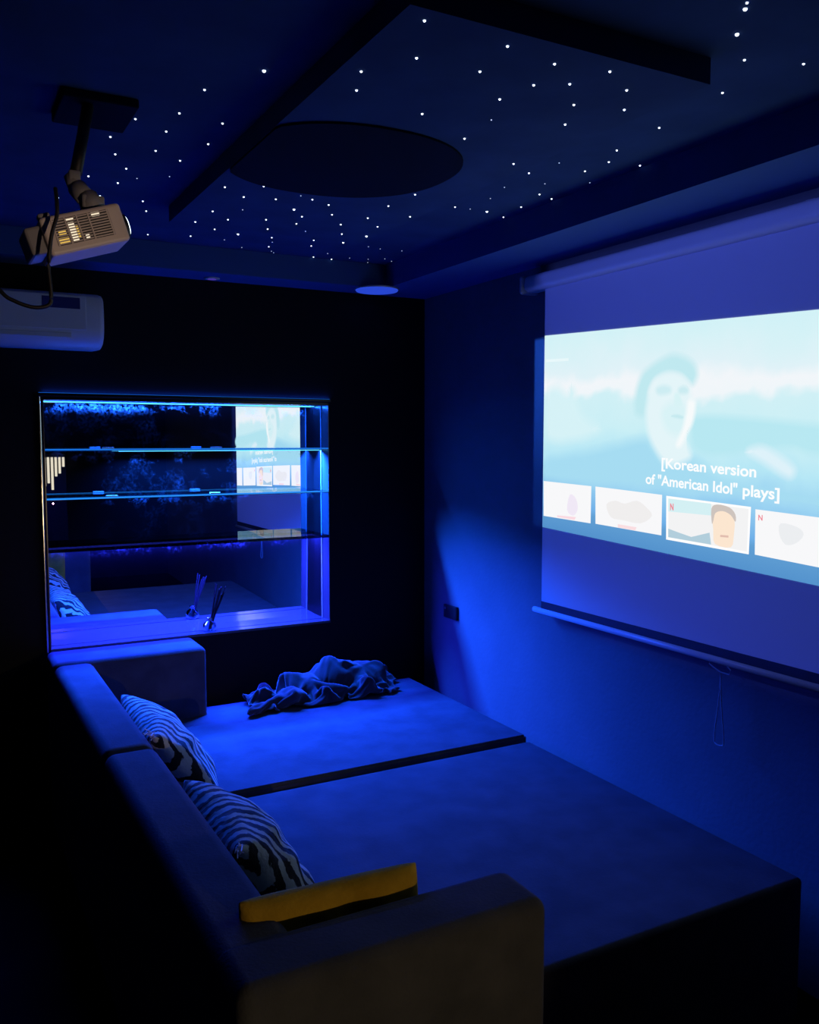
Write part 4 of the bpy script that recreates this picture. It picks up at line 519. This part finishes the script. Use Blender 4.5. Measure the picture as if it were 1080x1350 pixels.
def flat(name, pts, m, par, soft=0.0):
    lay[0] += 1
    x = -.0012 - lay[0] * .00004
    P = [Vector((x, y - 2.2, z - 2.31)) for y, z in pts]; k = len(P)
    if sum(P[i].y * P[(i + 1) % k].z - P[(i + 1) % k].y * P[i].z for i in range(k)) < 0: P = P[::-1]
    nr = []
    for i in range(k):
        t = P[(i + 1) % k] - P[i - 1]; nr.append(Vector((0, t.z, -t.y)).normalized())
    bm = bmesh.new(); ft = bm.verts.layers.float.new('feather')
    a = [bm.verts.new(Vector((x, min(2.983 - 2.2, q_.y), q_.z))) for q_ in (p - n_ * soft / 2 for p, n_ in zip(P, nr))]
    for v in a: v[ft] = 1.0
    f = bm.faces.new(a)
    if soft:
        b = [bm.verts.new(Vector((x, min(2.983 - 2.2, q_.y), q_.z))) for q_ in (p + n_ * soft / 2 for p, n_ in zip(P, nr))]
        for i in range(k): bm.faces.new((a[i], a[(i + 1) % k], b[(i + 1) % k], b[i]))
    bmesh.ops.triangulate(bm, faces=[f])
    return obj(name, bm, m, par)
def rnd(pts, n=5):
    P = [Vector((0, y, z)) for y, z in pts]; P = P + [P[0]]
    o_ = []
    k = len(pts)
    for i in range(k):
        p0, p1, p2, p3 = (P[(i - 1) % k], P[i], P[(i + 1) % k], P[(i + 2) % k])
        for s in range(n):
            t = s / n
            v = .5 * ((2 * p1) + (p2 - p0) * t + (2 * p0 - 5 * p1 + 4 * p2 - p3) * t * t + (3 * p1 - p0 - 3 * p2 + p3) * t ** 3)
            o_.append((v.y, v.z))
    return o_
PYR = 1.405
zt = lambda y: 2.129 - (2.985 - y) * .0440
zb = lambda y: 1.335 - (2.985 - y) * .0436
pic = flat('projected_picture', [(2.984, zt(2.985)), (2.984, zb(2.985)), (PYR, zb(PYR)), (PYR, zt(PYR))], film_mat(), scn)
def ep(n, *c):
    m = emit('film_' + n, srgb(*c), 1.0, False)
    nt = m.node_tree; at_ = N(m, 'ShaderNodeAttribute'); at_.attribute_name = 'feather'
    t = N(m, 'ShaderNodeBsdfTransparent'); mx = N(m, 'ShaderNodeMixShader')
    e = [n_ for n_ in nt.nodes if n_.type == 'EMISSION'][0]
    L(m, at_.outputs['Fac'], mx.inputs[0]); L(m, t.outputs[0], mx.inputs[1]); L(m, e.outputs[0], mx.inputs[2]); L(m, mx.outputs[0], nt.nodes['Material Output'].inputs[0])
    return m
G = {
    'hair': [(2.439, 1.796), (2.441, 1.864), (2.412, 1.933), (2.367, 1.962), (2.316, 1.982), (2.259, 1.993), (2.203, 1.978), (2.162, 1.952), (2.148, 1.916), (2.166, 1.885), (2.194, 1.896), (2.229, 1.921), (2.286, 1.93), (2.336, 1.918), (2.365, 1.887), (2.379, 1.845), (2.392, 1.787)],
    'face': [(2.384, 1.786), (2.375, 1.848), (2.358, 1.892), (2.329, 1.917), (2.278, 1.93), (2.225, 1.919), (2.19, 1.894), (2.175, 1.852), (2.177, 1.802), (2.189, 1.751), (2.208, 1.705), (2.187, 1.685), (2.172, 1.639), (2.275, 1.616), (2.359, 1.7)],
    'eyeL': [(2.335, 1.881), (2.306, 1.89), (2.27, 1.882), (2.269, 1.862), (2.312, 1.856), (2.334, 1.865)],
    'eyeR': [(2.231, 1.875), (2.207, 1.882), (2.186, 1.871), (2.192, 1.856), (2.227, 1.857)],
    'jaw': [(2.31, 1.793), (2.268, 1.828), (2.212, 1.821), (2.183, 1.789), (2.195, 1.736), (2.226, 1.716), (2.279, 1.731)],
    'nose': [(2.248, 1.856), (2.227, 1.855), (2.212, 1.818), (2.246, 1.817)],
    'mic': [(2.185, 1.832), (2.154, 1.824), (2.162, 1.761), (2.188, 1.72), (2.214, 1.679), (2.235, 1.684), (2.209, 1.736), (2.194, 1.789)],
    'shirt': [(2.963, 1.536), (2.954, 1.618), (2.769, 1.646), (2.54, 1.683), (2.39, 1.705), (2.343, 1.673), (2.275, 1.616), (2.165, 1.639), (2.071, 1.596), (1.932, 1.557), (1.675, 1.536), (1.674, 1.508), (1.931, 1.529), (2.273, 1.529)],
    'shadeR': [(2.169, 1.761), (2.11, 1.78), (1.897, 1.765), (1.684, 1.744), (1.41, 1.72), (1.41, 1.65), (1.68, 1.656), (1.783, 1.677), (1.936, 1.662), (2.073, 1.65), (2.156, 1.675)],
    'streak': [(1.936, 1.664), (1.879, 1.681), (1.809, 1.65), (1.76, 1.615), (1.78, 1.587), (1.863, 1.626)],
    'tree': [(2.96, 1.887), (2.895, 1.915), (2.831, 1.882), (2.794, 1.904), (2.745, 1.804), (2.636, 1.74), (2.77, 1.7), (2.956, 1.713)],
}
flat('scenery', rnd(G['tree']), ep('trees', 214, 242, 247), pic, .05)
flat('scenery', rnd(G['shadeR']), ep('hills', 184, 232, 242), pic, .03)
flat('scenery', rnd(G['streak']), ep('cloud', 222, 242, 250), pic, .03)
flat('figure_shirt', rnd(G['shirt']), ep('shirt', 166, 220, 242), pic, .05)
flat('figure_hair', rnd(G['hair']), ep('hair', 192, 233, 240), pic, .03)
flat('figure_face', rnd(G['face']), ep('face', 228, 245, 249), pic, .03)
flat('figure_features', rnd(G['jaw']), ep('jaw', 217, 243, 247), pic, .035)
flat('figure_features', rnd(G['eyeL']), ep('eye', 206, 237, 243), pic, .018)
flat('figure_features', rnd(G['eyeR']), ep('eye_right', 204, 236, 242), pic, .016)
flat('figure_features', rnd(G['nose']), ep('nose', 216, 243, 246), pic, .012)
flat('figure_features', rnd([(2.262, 1.782), (2.238, 1.787), (2.208, 1.780), (2.210, 1.772), (2.238, 1.775)]), ep('mouth', 198, 234, 240), pic, .008)
flat('microphone', rnd(G['mic']), ep('microphone', 247, 251, 252), pic, .02)
flat('menu_mark', [(2.973, 2.031), (2.825, 2.025), (2.825, 2.014), (2.973, 2.020)], ep('menu', 232, 248, 251), pic)
cardm = ep('card', 248, 248, 250)
cards = [[(2.978, 1.529), (2.674, 1.521), (2.675, 1.376), (2.975, 1.383)], [(2.65, 1.521), (2.296, 1.508), (2.295, 1.365), (2.646, 1.377)], [(2.276, 1.506), (1.913, 1.491), (1.916, 1.341), (2.272, 1.353)], [(1.896, 1.485), (1.58, 1.473), (1.578, 1.327), (1.893, 1.343)], [(1.555, 1.472), (1.412, 1.467), (1.412, 1.321), (1.555, 1.326)]]
for k, c_ in enumerate(cards):
    flat('thumbnail', c_, ep('selected_card', 255, 255, 255) if k == 2 else cardm, pic)
flat('thumbnail_art', [(2.266, 1.497), (1.922, 1.484), (1.924, 1.349), (2.262, 1.362)], ep('art_bg', 243, 243, 244), pic)
flat('thumbnail_art', [(2.266, 1.497), (2.074, 1.491), (2.072, 1.452), (2.265, 1.452)], ep('art_sky', 212, 240, 244), pic)
flat('thumbnail_art', [(2.263, 1.392), (2.215, 1.383), (2.156, 1.373), (2.095, 1.363), (2.077, 1.395), (2.069, 1.356), (2.262, 1.362)], ep('art_hill', 178, 206, 220), pic)
flat('thumbnail_art', rnd([(2.066, 1.442), (2.054, 1.462), (2.023, 1.475), (1.992, 1.467), (1.975, 1.439), (1.977, 1.397), (1.987, 1.356), (2.053, 1.36), (2.061, 1.402)], 3), ep('art_face', 252, 230, 208), pic)
flat('thumbnail_art', rnd([(2.068, 1.426), (2.072, 1.475), (2.049, 1.490), (1.998, 1.484), (1.973, 1.463), (1.972, 1.439), (1.991, 1.459), (2.023, 1.470), (2.054, 1.462), (2.062, 1.437)], 3), ep('art_hair', 206, 196, 190), pic)
flat('thumbnail_art', [(2.032, 1.392), (1.998, 1.393), (1.998, 1.386), (2.032, 1.385)], ep('art_mouth', 226, 190, 176), pic)
flat('thumbnail_art', rnd([(1.801, 1.449), (1.742, 1.442), (1.72, 1.422), (1.745, 1.394), (1.782, 1.386), (1.805, 1.416)], 3), ep('art_grey', 236, 238, 241), pic)
flat('thumbnail_art', rnd([(2.585, 1.456), (2.535, 1.473), (2.485, 1.465), (2.422, 1.48), (2.375, 1.461), (2.343, 1.431), (2.4, 1.399), (2.491, 1.403), (2.558, 1.409)], 3), ep('art_pale', 240, 238, 238), pic)
flat('thumbnail_art', rnd([(2.803, 1.482), (2.764, 1.466), (2.754, 1.424), (2.782, 1.398), (2.82, 1.419)], 3), ep('art_lilac', 240, 232, 246), pic)
flat('thumbnail_art', [(2.884, 1.392), (2.763, 1.394), (2.772, 1.382), (2.884, 1.385)], ep('art_rose', 250, 218, 226), pic)
flat('thumbnail_art', [(2.52, 1.386), (2.419, 1.383), (2.426, 1.371), (2.519, 1.374)], ep('art_pink', 250, 222, 226), pic)

def lettering(name, txt, y, z, size, m, par, width=None, slant=0.0, bold=0):
    cu = bpy.data.curves.new(name, 'FONT'); cu.body = txt; cu.size = size; cu.offset = bold; cu.align_x = 'LEFT'
    to = bpy.data.objects.new(name, cu); C.objects.link(to)
    me = bpy.data.meshes.new_from_object(to); C.objects.unlink(to); bpy.data.objects.remove(to)
    xs = [v.co.x for v in me.vertices]; k = (width / (max(xs) - min(xs))) if width else 1
    lay[0] += 3
    x = -.0016 - lay[0] * .00004
    for v in me.vertices:
        a = v.co.x * k; b = v.co.y
        v.co = Vector((x, y - a - 2.2, z + b - a * slant - 2.31))
    me.materials.append(m)
    o_ = bpy.data.objects.new(name, me); C.objects.link(o_); o_.parent = par
    return o_
white = emit('film_subtitle', srgb(252, 254, 255), 1.0, False)
lettering('subtitle', '[Korean version', 2.305, 1.603, .050, white, pic, .405, .045, .0012)
lettering('subtitle', 'of "American Idol"', 2.378, 1.545, .050, white, pic, .410, .045, .0012)
lettering('subtitle', 'plays]', 1.948, 1.545 - .045 * .43, .050, white, pic, .138, .045, .0012)
red = emit('film_red_mark', srgb(240, 130, 145), 1.0, False)
lettering('thumbnail_mark', 'N', 2.256, 1.458, .032, red, pic, .016, 0, .0012)
lettering('thumbnail_mark', 'N', 1.884, 1.452, .024, red, pic, .016, 0, .0006)

# ------------------------------------------------------------------ projector, mount, cable
pj = thing('projector', 'small white ceiling projector tilted up, light leaking from its side vents', 'projector', (.325, 2.17, 2.165))
PM = Matrix.Rotation(R(-18), 4, 'Y')
Lx, Ly, Lz = .178, .145, .084
def part(name, m, boxes, par=None, smooth=False):
    bm = bmesh.new()
    for b_ in boxes: bx(bm, *b_[:6], *(b_[6:]))
    bmesh.ops.transform(bm, matrix=PM, verts=bm.verts)
    return obj(name, bm, m, par or pj, smooth)
hx, hy, hz = Lx / 2, Ly / 2, Lz / 2
body = part('body', M['projector'], [(-hx, hx, -hy, hy, -hz, hz, .008, 3)])
part('rear_block', M['grey_plastic'], [(-hx - .035, -hx + .002, -hy + .015, hy - .01, -hz + .012, hz - .012, .006, 2)])
part('focus_knob', M['grey_plastic'], [(-hx + .004, -hx + .03, -hy + .02, -hy + .05, hz - .002, hz + .012, .004, 2)])
gr = part('side_grille', M['black_plastic'], [(-hx + .022, hx - .030, -hy - .0008, -hy + .002, -hz + .018, hz - .010)])
cols = [(-hx + .025, -hx + .049), (-hx + .053, -hx + .075), (-hx + .079, -hx + .100), (-hx + .104, -hx + .144)]
slats = []
for (a, b_) in cols:
    for k in range(10):
        z = -hz + .0195 + k * .0056
        slats.append((a, b_, -hy - .0026, -hy - .0008, z, z + .0026))
for a in (-hx + .022, -hx + .050, -hx + .076, -hx + .101, hx - .034):
    slats.append((a, a + .003, -hy - .003, -hy - .0008, -hz + .018, hz - .010))
part('grille_slats', M['projector'], slats, gr)
for gm_, b_ in (('lamp_glow', (-hx + .055, -hx + .068, -hz + .022, hz - .022)), ('lamp_glow', (-hx + .084, -hx + .092, -hz + .02, -hz + .03)), ('lamp_glow', (-hx + .110, -hx + .128, hz - .020, hz - .011)), ('lamp_glow', (-hx + .054, -hx + .070, hz - .018, hz - .012)),
                ('lamp_glow_y', (-hx + .026, -hx + .048, -hz + .020, -hz + .034)), ('lamp_glow_y', (-hx + .030, -hx + .046, -hz + .040, -hz + .050)), ('lamp_glow_y', (-hx + .069, -hx + .074, -hz + .026, hz - .032))):
    part('lamp_glow', M[gm_], [(b_[0], b_[1], -hy - .0012, -hy - .0009, b_[2], b_[3])], gr)
bm = bmesh.new(); tube(bm, [(hx - .004, -hy + .045, -.004), (hx + .010, -hy + .045, -.004)], .027, 24)
bmesh.ops.transform(bm, matrix=PM, verts=bm.verts); lens = obj('lens_barrel', bm, M['black_plastic'], pj, True)
bm = bmesh.new(); tube(bm, [(hx + .009, -hy + .045, -.004), (hx + .013, -hy + .045, -.004)], .021, 24)
bmesh.ops.transform(bm, matrix=PM, verts=bm.verts); obj('lens_glass', bm, M['lens_glow'], lens, True)

mt = thing('projector_mount', 'black ceiling plate and jointed arm holding the projector', 'projector mount', (.40, 2.42, ZT))
bm = bmesh.new(); bx(bm, -.085, .095, -.10, .11, -.022, 0, .004); obj('ceiling_plate', bm, M['black_felt'], mt)
bm = bmesh.new(); tube(bm, [(-.02, -.06, -.02), (-.07, -.17, -.22)], .014, 12); obj('drop_pole', bm, M['black_plastic'], mt, True)
bm = bmesh.new()
for a, b_, r_ in (((-.085, -.195, -.235), (-.075, -.205, -.268), .017), ((-.075, -.205, -.262), (-.055, -.225, -.292), .022), ((-.055, -.225, -.285), (-.04, -.24, -.318), .024)):
    tube(bm, [a, b_], r_, 10)
bx(bm, -.092, -.066, -.215, -.185, -.25, -.225, .004); bx(bm, -.07, -.02, -.25, -.21, -.315, -.285, .005)
obj('swivel_bracket', bm, M['grey_plastic'], mt, True)

bm = bmesh.new()
tube(bm, smooth_path([(.262, 2.08, 2.24), (.262, 2.06, 2.205), (.260, 2.055, 2.176), (.248, 2.05, 2.134), (.240, 2.05, 2.07), (.243, 2.05, 2.015), (.239, 2.05, 1.988), (.209, 2.05, 1.980), (.172, 2.05, 1.99), (.144, 2.05, 2.010), (.09, 2.06, 2.09), (.02, 2.08, 2.25), (-.02, 2.1, ZT)], 8), .0042, 8)
tag(obj('projector_cable', bm, M['black_plastic'], None, True), 'black cable looping down from the projector past the air conditioner', 'cable')

# the projector's own light: a spill strip past the screen's left edge, and blue haze masked to the screen
LP = Vector((.43, 2.145, 2.195))
sp = bpy.data.lights.new('projector_beam', 'SPOT'); sp.energy = 40; sp.spot_size = R(80); sp.spot_blend = .2; sp.shadow_soft_size = .004; sp.color = (1, 1, 1)
spo = bpy.data.objects.new('projector_beam', sp); C.objects.link(spo); spo.location = LP - pj.location; spo.parent = pj
spo.rotation_euler = (R(90), 0, R(-90))       # looks along +X; local x = -Y, local y = +Z
sp.use_nodes = True; nt = sp.node_tree
e = nt.nodes['Emission']
tc = nt.nodes.new('ShaderNodeTexCoord'); sx = nt.nodes.new('ShaderNodeSeparateXYZ'); nt.links.new(tc.outputs['Normal'], sx.inputs[0])
def mth(op, a, b=None, c=None):
    n_ = nt.nodes.new('ShaderNodeMath'); n_.operation = op
    for i, v in enumerate((a, b, c)):
        if v is None: continue
        if isinstance(v, (int, float)): n_.inputs[i].default_value = v
        else: nt.links.new(v, n_.inputs[i])
    return n_.outputs[0]
az = mth('ABSOLUTE', sx.outputs['Z'])
U = mth('DIVIDE', sx.outputs['X'], az); V = mth('DIVIDE', sx.outputs['Y'], az)
def rng(v, a, b, soft):
    lo = nt.nodes.new('ShaderNodeMapRange'); lo.inputs[1].default_value = a - soft; lo.inputs[2].default_value = a + soft; nt.links.new(v, lo.inputs[0])
    hi = nt.nodes.new('ShaderNodeMapRange'); hi.inputs[1].default_value = b - soft; hi.inputs[2].default_value = b + soft; hi.inputs[3].default_value = 1; hi.inputs[4].default_value = 0; nt.links.new(v, hi.inputs[0])
    return mth('MULTIPLY', lo.outputs[0], hi.outputs[0])
XD = W - LP.x
uL = -(3.132 - LP.y) / XD; uR = (LP.y - 1.36) / (XS - LP.x)
spill_strip = mth('MULTIPLY', rng(U, uL, -.465, .003), rng(V, (1.33 - LP.z) / XD, (2.13 - LP.z) / XD, .004))
up_ = nt.nodes.new('ShaderNodeMapRange'); up_.inputs[1].default_value = (1.5 - LP.z) / XD; up_.inputs[2].default_value = (1.9 - LP.z) / XD; up_.inputs[3].default_value = .25; nt.links.new(V, up_.inputs[0])
haze = mth('MULTIPLY', rng(U, -.47, .55, .02), rng(V, -.67, .13, .02))
e.inputs[0].default_value = (.02, .12, .80, 1)
nt.links.new(mth('MULTIPLY', mth('MULTIPLY', spill_strip, up_.outputs[0]), 9.0), e.inputs[1])
e2 = nt.nodes.new('ShaderNodeEmission'); e2.inputs[0].default_value = (.050, .080, .54, 1)
nt.links.new(mth('MULTIPLY', haze, 2.1), e2.inputs[1])
ads = nt.nodes.new('ShaderNodeAddShader'); nt.links.new(e.outputs[0], ads.inputs[0]); nt.links.new(e2.outputs[0], ads.inputs[1])
nt.links.new(ads.outputs[0], [n_ for n_ in nt.nodes if n_.type == 'OUTPUT_LIGHT'][0].inputs[0])

# ------------------------------------------------------------------ air conditioner
ac = thing('air_conditioner', 'white wall air conditioner on the back wall, cut by the left edge', 'air conditioner', (.235, D, 2.19))
def acbody(x0, x1, prof, name, m, par=None, taper=.02):
    bm = bmesh.new(); rows = []
    xs = [x0, x0 + .006, x0 + .02, x1 - .02, x1 - .006, x1]; ks = [.88, .96, 1, 1, .96, .88]
    cy_ = sum(p_[0] for p_ in prof) / len(prof); cz_ = sum(p_[1] for p_ in prof) / len(prof)
    for x, k in zip(xs, ks):
        rows.append([bm.verts.new((x, cy_ + (y - cy_) * k if y < -.01 else y, cz_ + (z - cz_) * k)) for y, z in prof])
    n_ = len(prof)
    for A, B in zip(rows, rows[1:]):
        for i in range(n_): bm.faces.new((A[i], A[(i + 1) % n_], B[(i + 1) % n_], B[i]))
    bm.faces.new(rows[0]); bm.faces.new(rows[-1][::-1])
    return obj(name, bm, m, par or ac, True)
prof = [(0, .118), (-.15, .118), (-.185, .112), (-.205, .095), (-.212, .05), (-.212, -.02), (-.208, -.05), (-.195, -.075), (-.165, -.10), (-.12, -.112), (0, -.105)]
acbody(-.43, .43, prof, 'housing', M['white_plastic'])
bm = bmesh.new()
bx(bm, -.40, .36, -.2165, -.210, -.040, .100, .004)
obj('front_panel', bm, M['white_plastic'], ac)
bm = bmesh.new(); bx(bm, -.37, .30, -.207, -.2005, -.072, -.052, .002, 2); bmesh.ops.translate(bm, vec=(0, -.004, 0), verts=bm.verts)
obj('air_louver', bm, M['white_plastic'], ac)
bm = bmesh.new(); bx(bm, .19, .335, -.2185, -.216, .045, .090); obj('energy_label', bm, mat('label_blue', (.02, .03, .18), .5), ac)

# ------------------------------------------------------------------ ceiling lamps
lm = thing('ceiling_lamp', 'round flush ceiling lamp on the soffit corner above the niche', 'ceiling lamp', (1.951, 3.925, ZS))
bm = bmesh.new(); lathe(bm, [(0, 0), (.106, 0), (.108, -.004), (.106, -.008)], n=40); obj('lamp_base', bm, M['white_plastic'], lm, True)
bm = bmesh.new(); lathe(bm, [(.104, -.0075), (.101, -.013), (.08, -.016), (0, -.0165)], n=40)
obj('diffuser', bm, emit('blue_lamp', (.02, .06, .62), 1.0), lm, True)
sl_ = thing('recessed_spot', 'tiny recessed spotlight in the back soffit left of the round lamp', 'spotlight', (1.165, 4.03, ZS))
bm = bmesh.new(); lathe(bm, [(0, 0), (.034, 0), (.036, -.004), (.026, -.006), (0, -.006)], n=24); obj('spot_ring', bm, M['white_plastic'], sl_, True)
bm = bmesh.new(); lathe(bm, [(.024, -.0055), (0, -.010)], n=24); obj('spot_lens', bm, emit('violet_lamp', (.10, .05, .5), .6), sl_, True)

# ------------------------------------------------------------------ star lights
STARS_P = [(0.847, 1.776, 0.0028), (0.882, 1.874, 0.0028), (0.882, 3.249, 0.0028), (0.895, 3.072, 0.0028), (0.976, 3.16, 0.0028), (0.933, 2.846, 0.0028), (0.846, 2.766, 0.0028), (0.95, 2.7, 0.0028), (1.034, 2.822, 0.0028), (0.98, 3.004, 0.0018), (1.096, 3.095, 0.0028), (1.149, 3.228, 0.0028), (1.133, 2.915, 0.0042), (1.193, 2.993, 0.0028), (1.214, 3.1, 0.0028), (1.287, 3.194, 0.0018), (1.141, 2.769, 0.0028), (1.214, 2.804, 0.0028), (1.091, 2.745, 0.0018), (1.276, 2.918, 0.0028), (1.361, 3.033, 0.0028), (1.426, 3.168, 0.0028), (1.525, 3.157, 0.0042), (1.407, 2.901, 0.0028), (1.495, 3.0, 0.0028), (1.397, 2.721, 0.0028), (0.853, 1.511, 0.0028), (0.919, 1.661, 0.0028), (1.053, 1.526, 0.0028), (1.188, 1.548, 0.0028), (1.071, 1.655, 0.0028), (1.216, 1.659, 0.0028), (1.283, 1.616, 0.0028), (1.316, 1.522, 0.0028), (1.418, 1.582, 0.0028), (1.369, 1.708, 0.0028), (1.495, 1.675, 0.0028), (1.196, 1.763, 0.0028), (1.253, 1.883, 0.0018), (1.433, 1.821, 0.0028), (1.083, 1.929, 0.0028), (1.267, 2.03, 0.0028), (1.364, 2.245, 0.0028), (1.503, 2.143, 0.0028), (1.371, 2.417, 0.0018), (1.409, 2.556, 0.0028), (1.53, 2.812, 0.0028), (1.397, 2.723, 0.0018)]
STARS_C = [(0.711, 2.008, 0.0042), (0.621, 2.182, 0.0028), (0.606, 2.366, 0.0028), (0.726, 2.385, 0.0028), (0.608, 2.519, 0.0028), (0.514, 2.462, 0.0028), (0.422, 2.401, 0.0018), (0.439, 2.535, 0.0018), (0.481, 2.637, 0.0028), (0.521, 2.787, 0.0028), (0.619, 2.698, 0.0028), (0.705, 2.756, 0.0028), (0.738, 2.566, 0.0028), (0.577, 2.915, 0.0028), (0.628, 3.006, 0.0018), (0.716, 2.935, 0.0018), (0.583, 3.088, 0.0028), (0.486, 3.055, 0.0028), (0.558, 3.278, 0.0028), (0.433, 3.373, 0.0028), (0.703, 3.277, 0.0028), (0.743, 3.409, 0.0028), (0.702, 3.572, 0.0018), (0.83, 3.789, 0.0028), (0.992, 3.732, 0.0028), (1.046, 3.567, 0.0028), (1.136, 3.733, 0.0018), (1.155, 3.605, 0.0042), (1.247, 3.841, 0.0018), (1.408, 3.88, 0.0018), (1.298, 3.597, 0.0028), (1.346, 3.77, 0.0028), (1.388, 3.853, 0.0018), (1.329, 3.677, 0.0018), (1.504, 3.667, 0.0028), (1.471, 3.559, 0.0028), (1.602, 3.88, 0.0028), (1.629, 3.778, 0.0018), (1.695, 3.886, 0.0028), (1.599, 3.539, 0.0042), (1.759, 3.822, 0.0018), (1.73, 3.561, 0.0018), (1.846, 3.804, 0.0018), (1.879, 3.877, 0.0018), (1.796, 3.578, 0.0018), (1.911, 3.759, 0.0018), (1.965, 3.795, 0.0018), (1.899, 3.567, 0.0018), (1.777, 1.851, 0.0028), (1.71, 2.353, 0.0028), (1.73, 2.225, 0.0018), (1.826, 2.423, 0.0018), (1.887, 2.534, 0.0028), (1.804, 2.05, 0.0028), (1.857, 2.145, 0.0028), (1.853, 2.252, 0.0028), (1.949, 2.343, 0.0018), (1.965, 2.126, 0.0028), (1.959, 2.56, 0.0028), (1.929, 2.7, 0.0028), (1.956, 2.852, 0.0028), (1.855, 2.813, 0.0042), (1.718, 2.815, 0.0028), (1.767, 2.658, 0.0018), (1.732, 2.521, 0.0018), (1.781, 2.812, 0.0018), (1.518, 1.361, 0.0042), (1.633, 1.441, 0.0028), (1.767, 1.392, 0.0028), (1.737, 1.597, 0.0028), (1.428, 1.258, 0.0028), (1.445, 1.277, 0.0042)]
proto = {}
def star(x, y, z, r, label, group):
    if r not in proto:
        bm = bmesh.new(); bmesh.ops.create_icosphere(bm, subdivisions=2, radius=r)
        proto[r] = obj('star_light', bm, M['star'] if r > .002 else M['star_dim'], None, True); o_ = proto[r]
    else:
        o_ = proto[r].copy(); C.objects.link(o_)
    o_.location = (x, y, z)
    tag(o_, label, 'star light', group)
for x, y, r in STARS_P: star(x, y, PZ - .0005, r, 'pinpoint white star light in the dropped rectangular ceiling panel', 'star lights in the dropped panel')
for x, y, r in STARS_C: star(x, y, ZT - .0005, r, 'pinpoint white star light in the tray ceiling around the dropped panel', 'star lights in the tray ceiling')
bm = bmesh.new(); tube(bm, smooth_path([(0, 0, 0), (.001, 0, -.014), (0, .001, -.028)], 4), .0022, 6)
fs = obj('hanging_fibre', bm, emit('fibre_glow', (.7, .8, 1), 1.6, False)); fs.location = (1.606, 2.523, ZT)
tag(fs, 'short glowing fibre strand dangling from the star ceiling right of the dropped panel', 'fibre strand')

# ------------------------------------------------------------------ small things
sk = thing('wall_socket', 'small dark socket box on the right wall between blanket and screen', 'socket', (W, 3.81, .825))
bm = bmesh.new(); bx(bm, -.016, 0, -.062, .062, -.034, .034, .004, 2); obj('socket_plate', bm, M['black_plastic'], sk)
bm = bmesh.new(); bx(bm, -.020, -.016, .035, .047, .010, .022, .002, 2); obj('switch_rocker', bm, M['grey_plastic'], sk)

df = thing('reed_diffuser', 'small glass jar with dark reeds standing on the niche sill', 'diffuser', (1.155, 4.14, SILL))
bm = bmesh.new(); lathe(bm, [(0, 0), (.026, 0), (.032, .006), (.034, .022), (.027, .040), (.012, .050), (.011, .062), (.013, .064)], n=28); obj('glass_jar', bm, M['jar_glass'], df, True)
bm = bmesh.new(); lathe(bm, [(.010, .050), (.014, .056), (.014, .066), (.010, .068)], n=20); obj('neck_ring', bm, M['chrome'], df, True)
random.seed(8)
bm = bmesh.new()
for k in range(9):
    a = random.uniform(-.5, .5); dx = .05 + random.uniform(-.025, .03); dy = random.uniform(-.02, .02)
    tube(bm, [(-.006 + k * .0015, 0, .008), (dx, dy, .20 + random.uniform(-.03, .03))], .0028, 6)
obj('reeds', bm, M['black_plastic'], df)

# ------------------------------------------------------------------ made-up warm lamp behind the camera, for light of unknown source
wl = thing('added_wall_lamp', 'made-up wall lamp of hanging rods, added for warm light from behind the camera, seen only as pale streaks in the second mirror', 'wall lamp', (1.12, YN, 1.32))
bm = bmesh.new(); bx(bm, -.15, .15, 0, .02, -.72, .24, .004); obj('back_plate', bm, M['black_metal'], wl)
rodm = emit('warm_rods', (1, .88, .68), .85)  # rods invented to give the pale streaks in the mirror
for k, ln in enumerate((.40, .33, .30, .27, .34, .20, .17, .10)):
    x = -.14 + k * .037
    bm = bmesh.new(); tube(bm, [(x, .04, .20), (x, .04, .20 - ln)], .012, 10); obj('streak_rod', bm, rodm, wl, True)
ws = bpy.data.lights.new('added_warm_beam', 'SPOT'); ws.energy = 46; ws.color = (1, .66, .30); ws.spot_size = R(30); ws.spot_blend = .8; ws.shadow_soft_size = .0025  # added spot, cone kept narrow to warm the armrest and spare the seat
wo = bpy.data.objects.new('added_warm_beam', ws); C.objects.link(wo); wo.parent = wl; wo.location = (0, .08, -.28)
tgt = Vector((.62, 1.6, .76)) - (wl.location + wo.location)
wo.rotation_euler = tgt.to_track_quat('-Z', 'Y').to_euler()

ws2 = bpy.data.lights.new('added_uplight', 'SPOT'); ws2.energy = 90; ws2.color = (1, .68, .5); ws2.spot_size = R(8.5); ws2.spot_blend = 1; ws2.shadow_soft_size = .008  # added spot aimed at the projector alone to warm its grille
wo2 = bpy.data.objects.new('added_uplight', ws2); C.objects.link(wo2); wo2.parent = wl; wo2.location = (0, .08, .26)
wo2.rotation_euler = (Vector((.31, 2.10, 2.13)) - (wl.location + wo2.location)).to_track_quat('-Z', 'Y').to_euler()
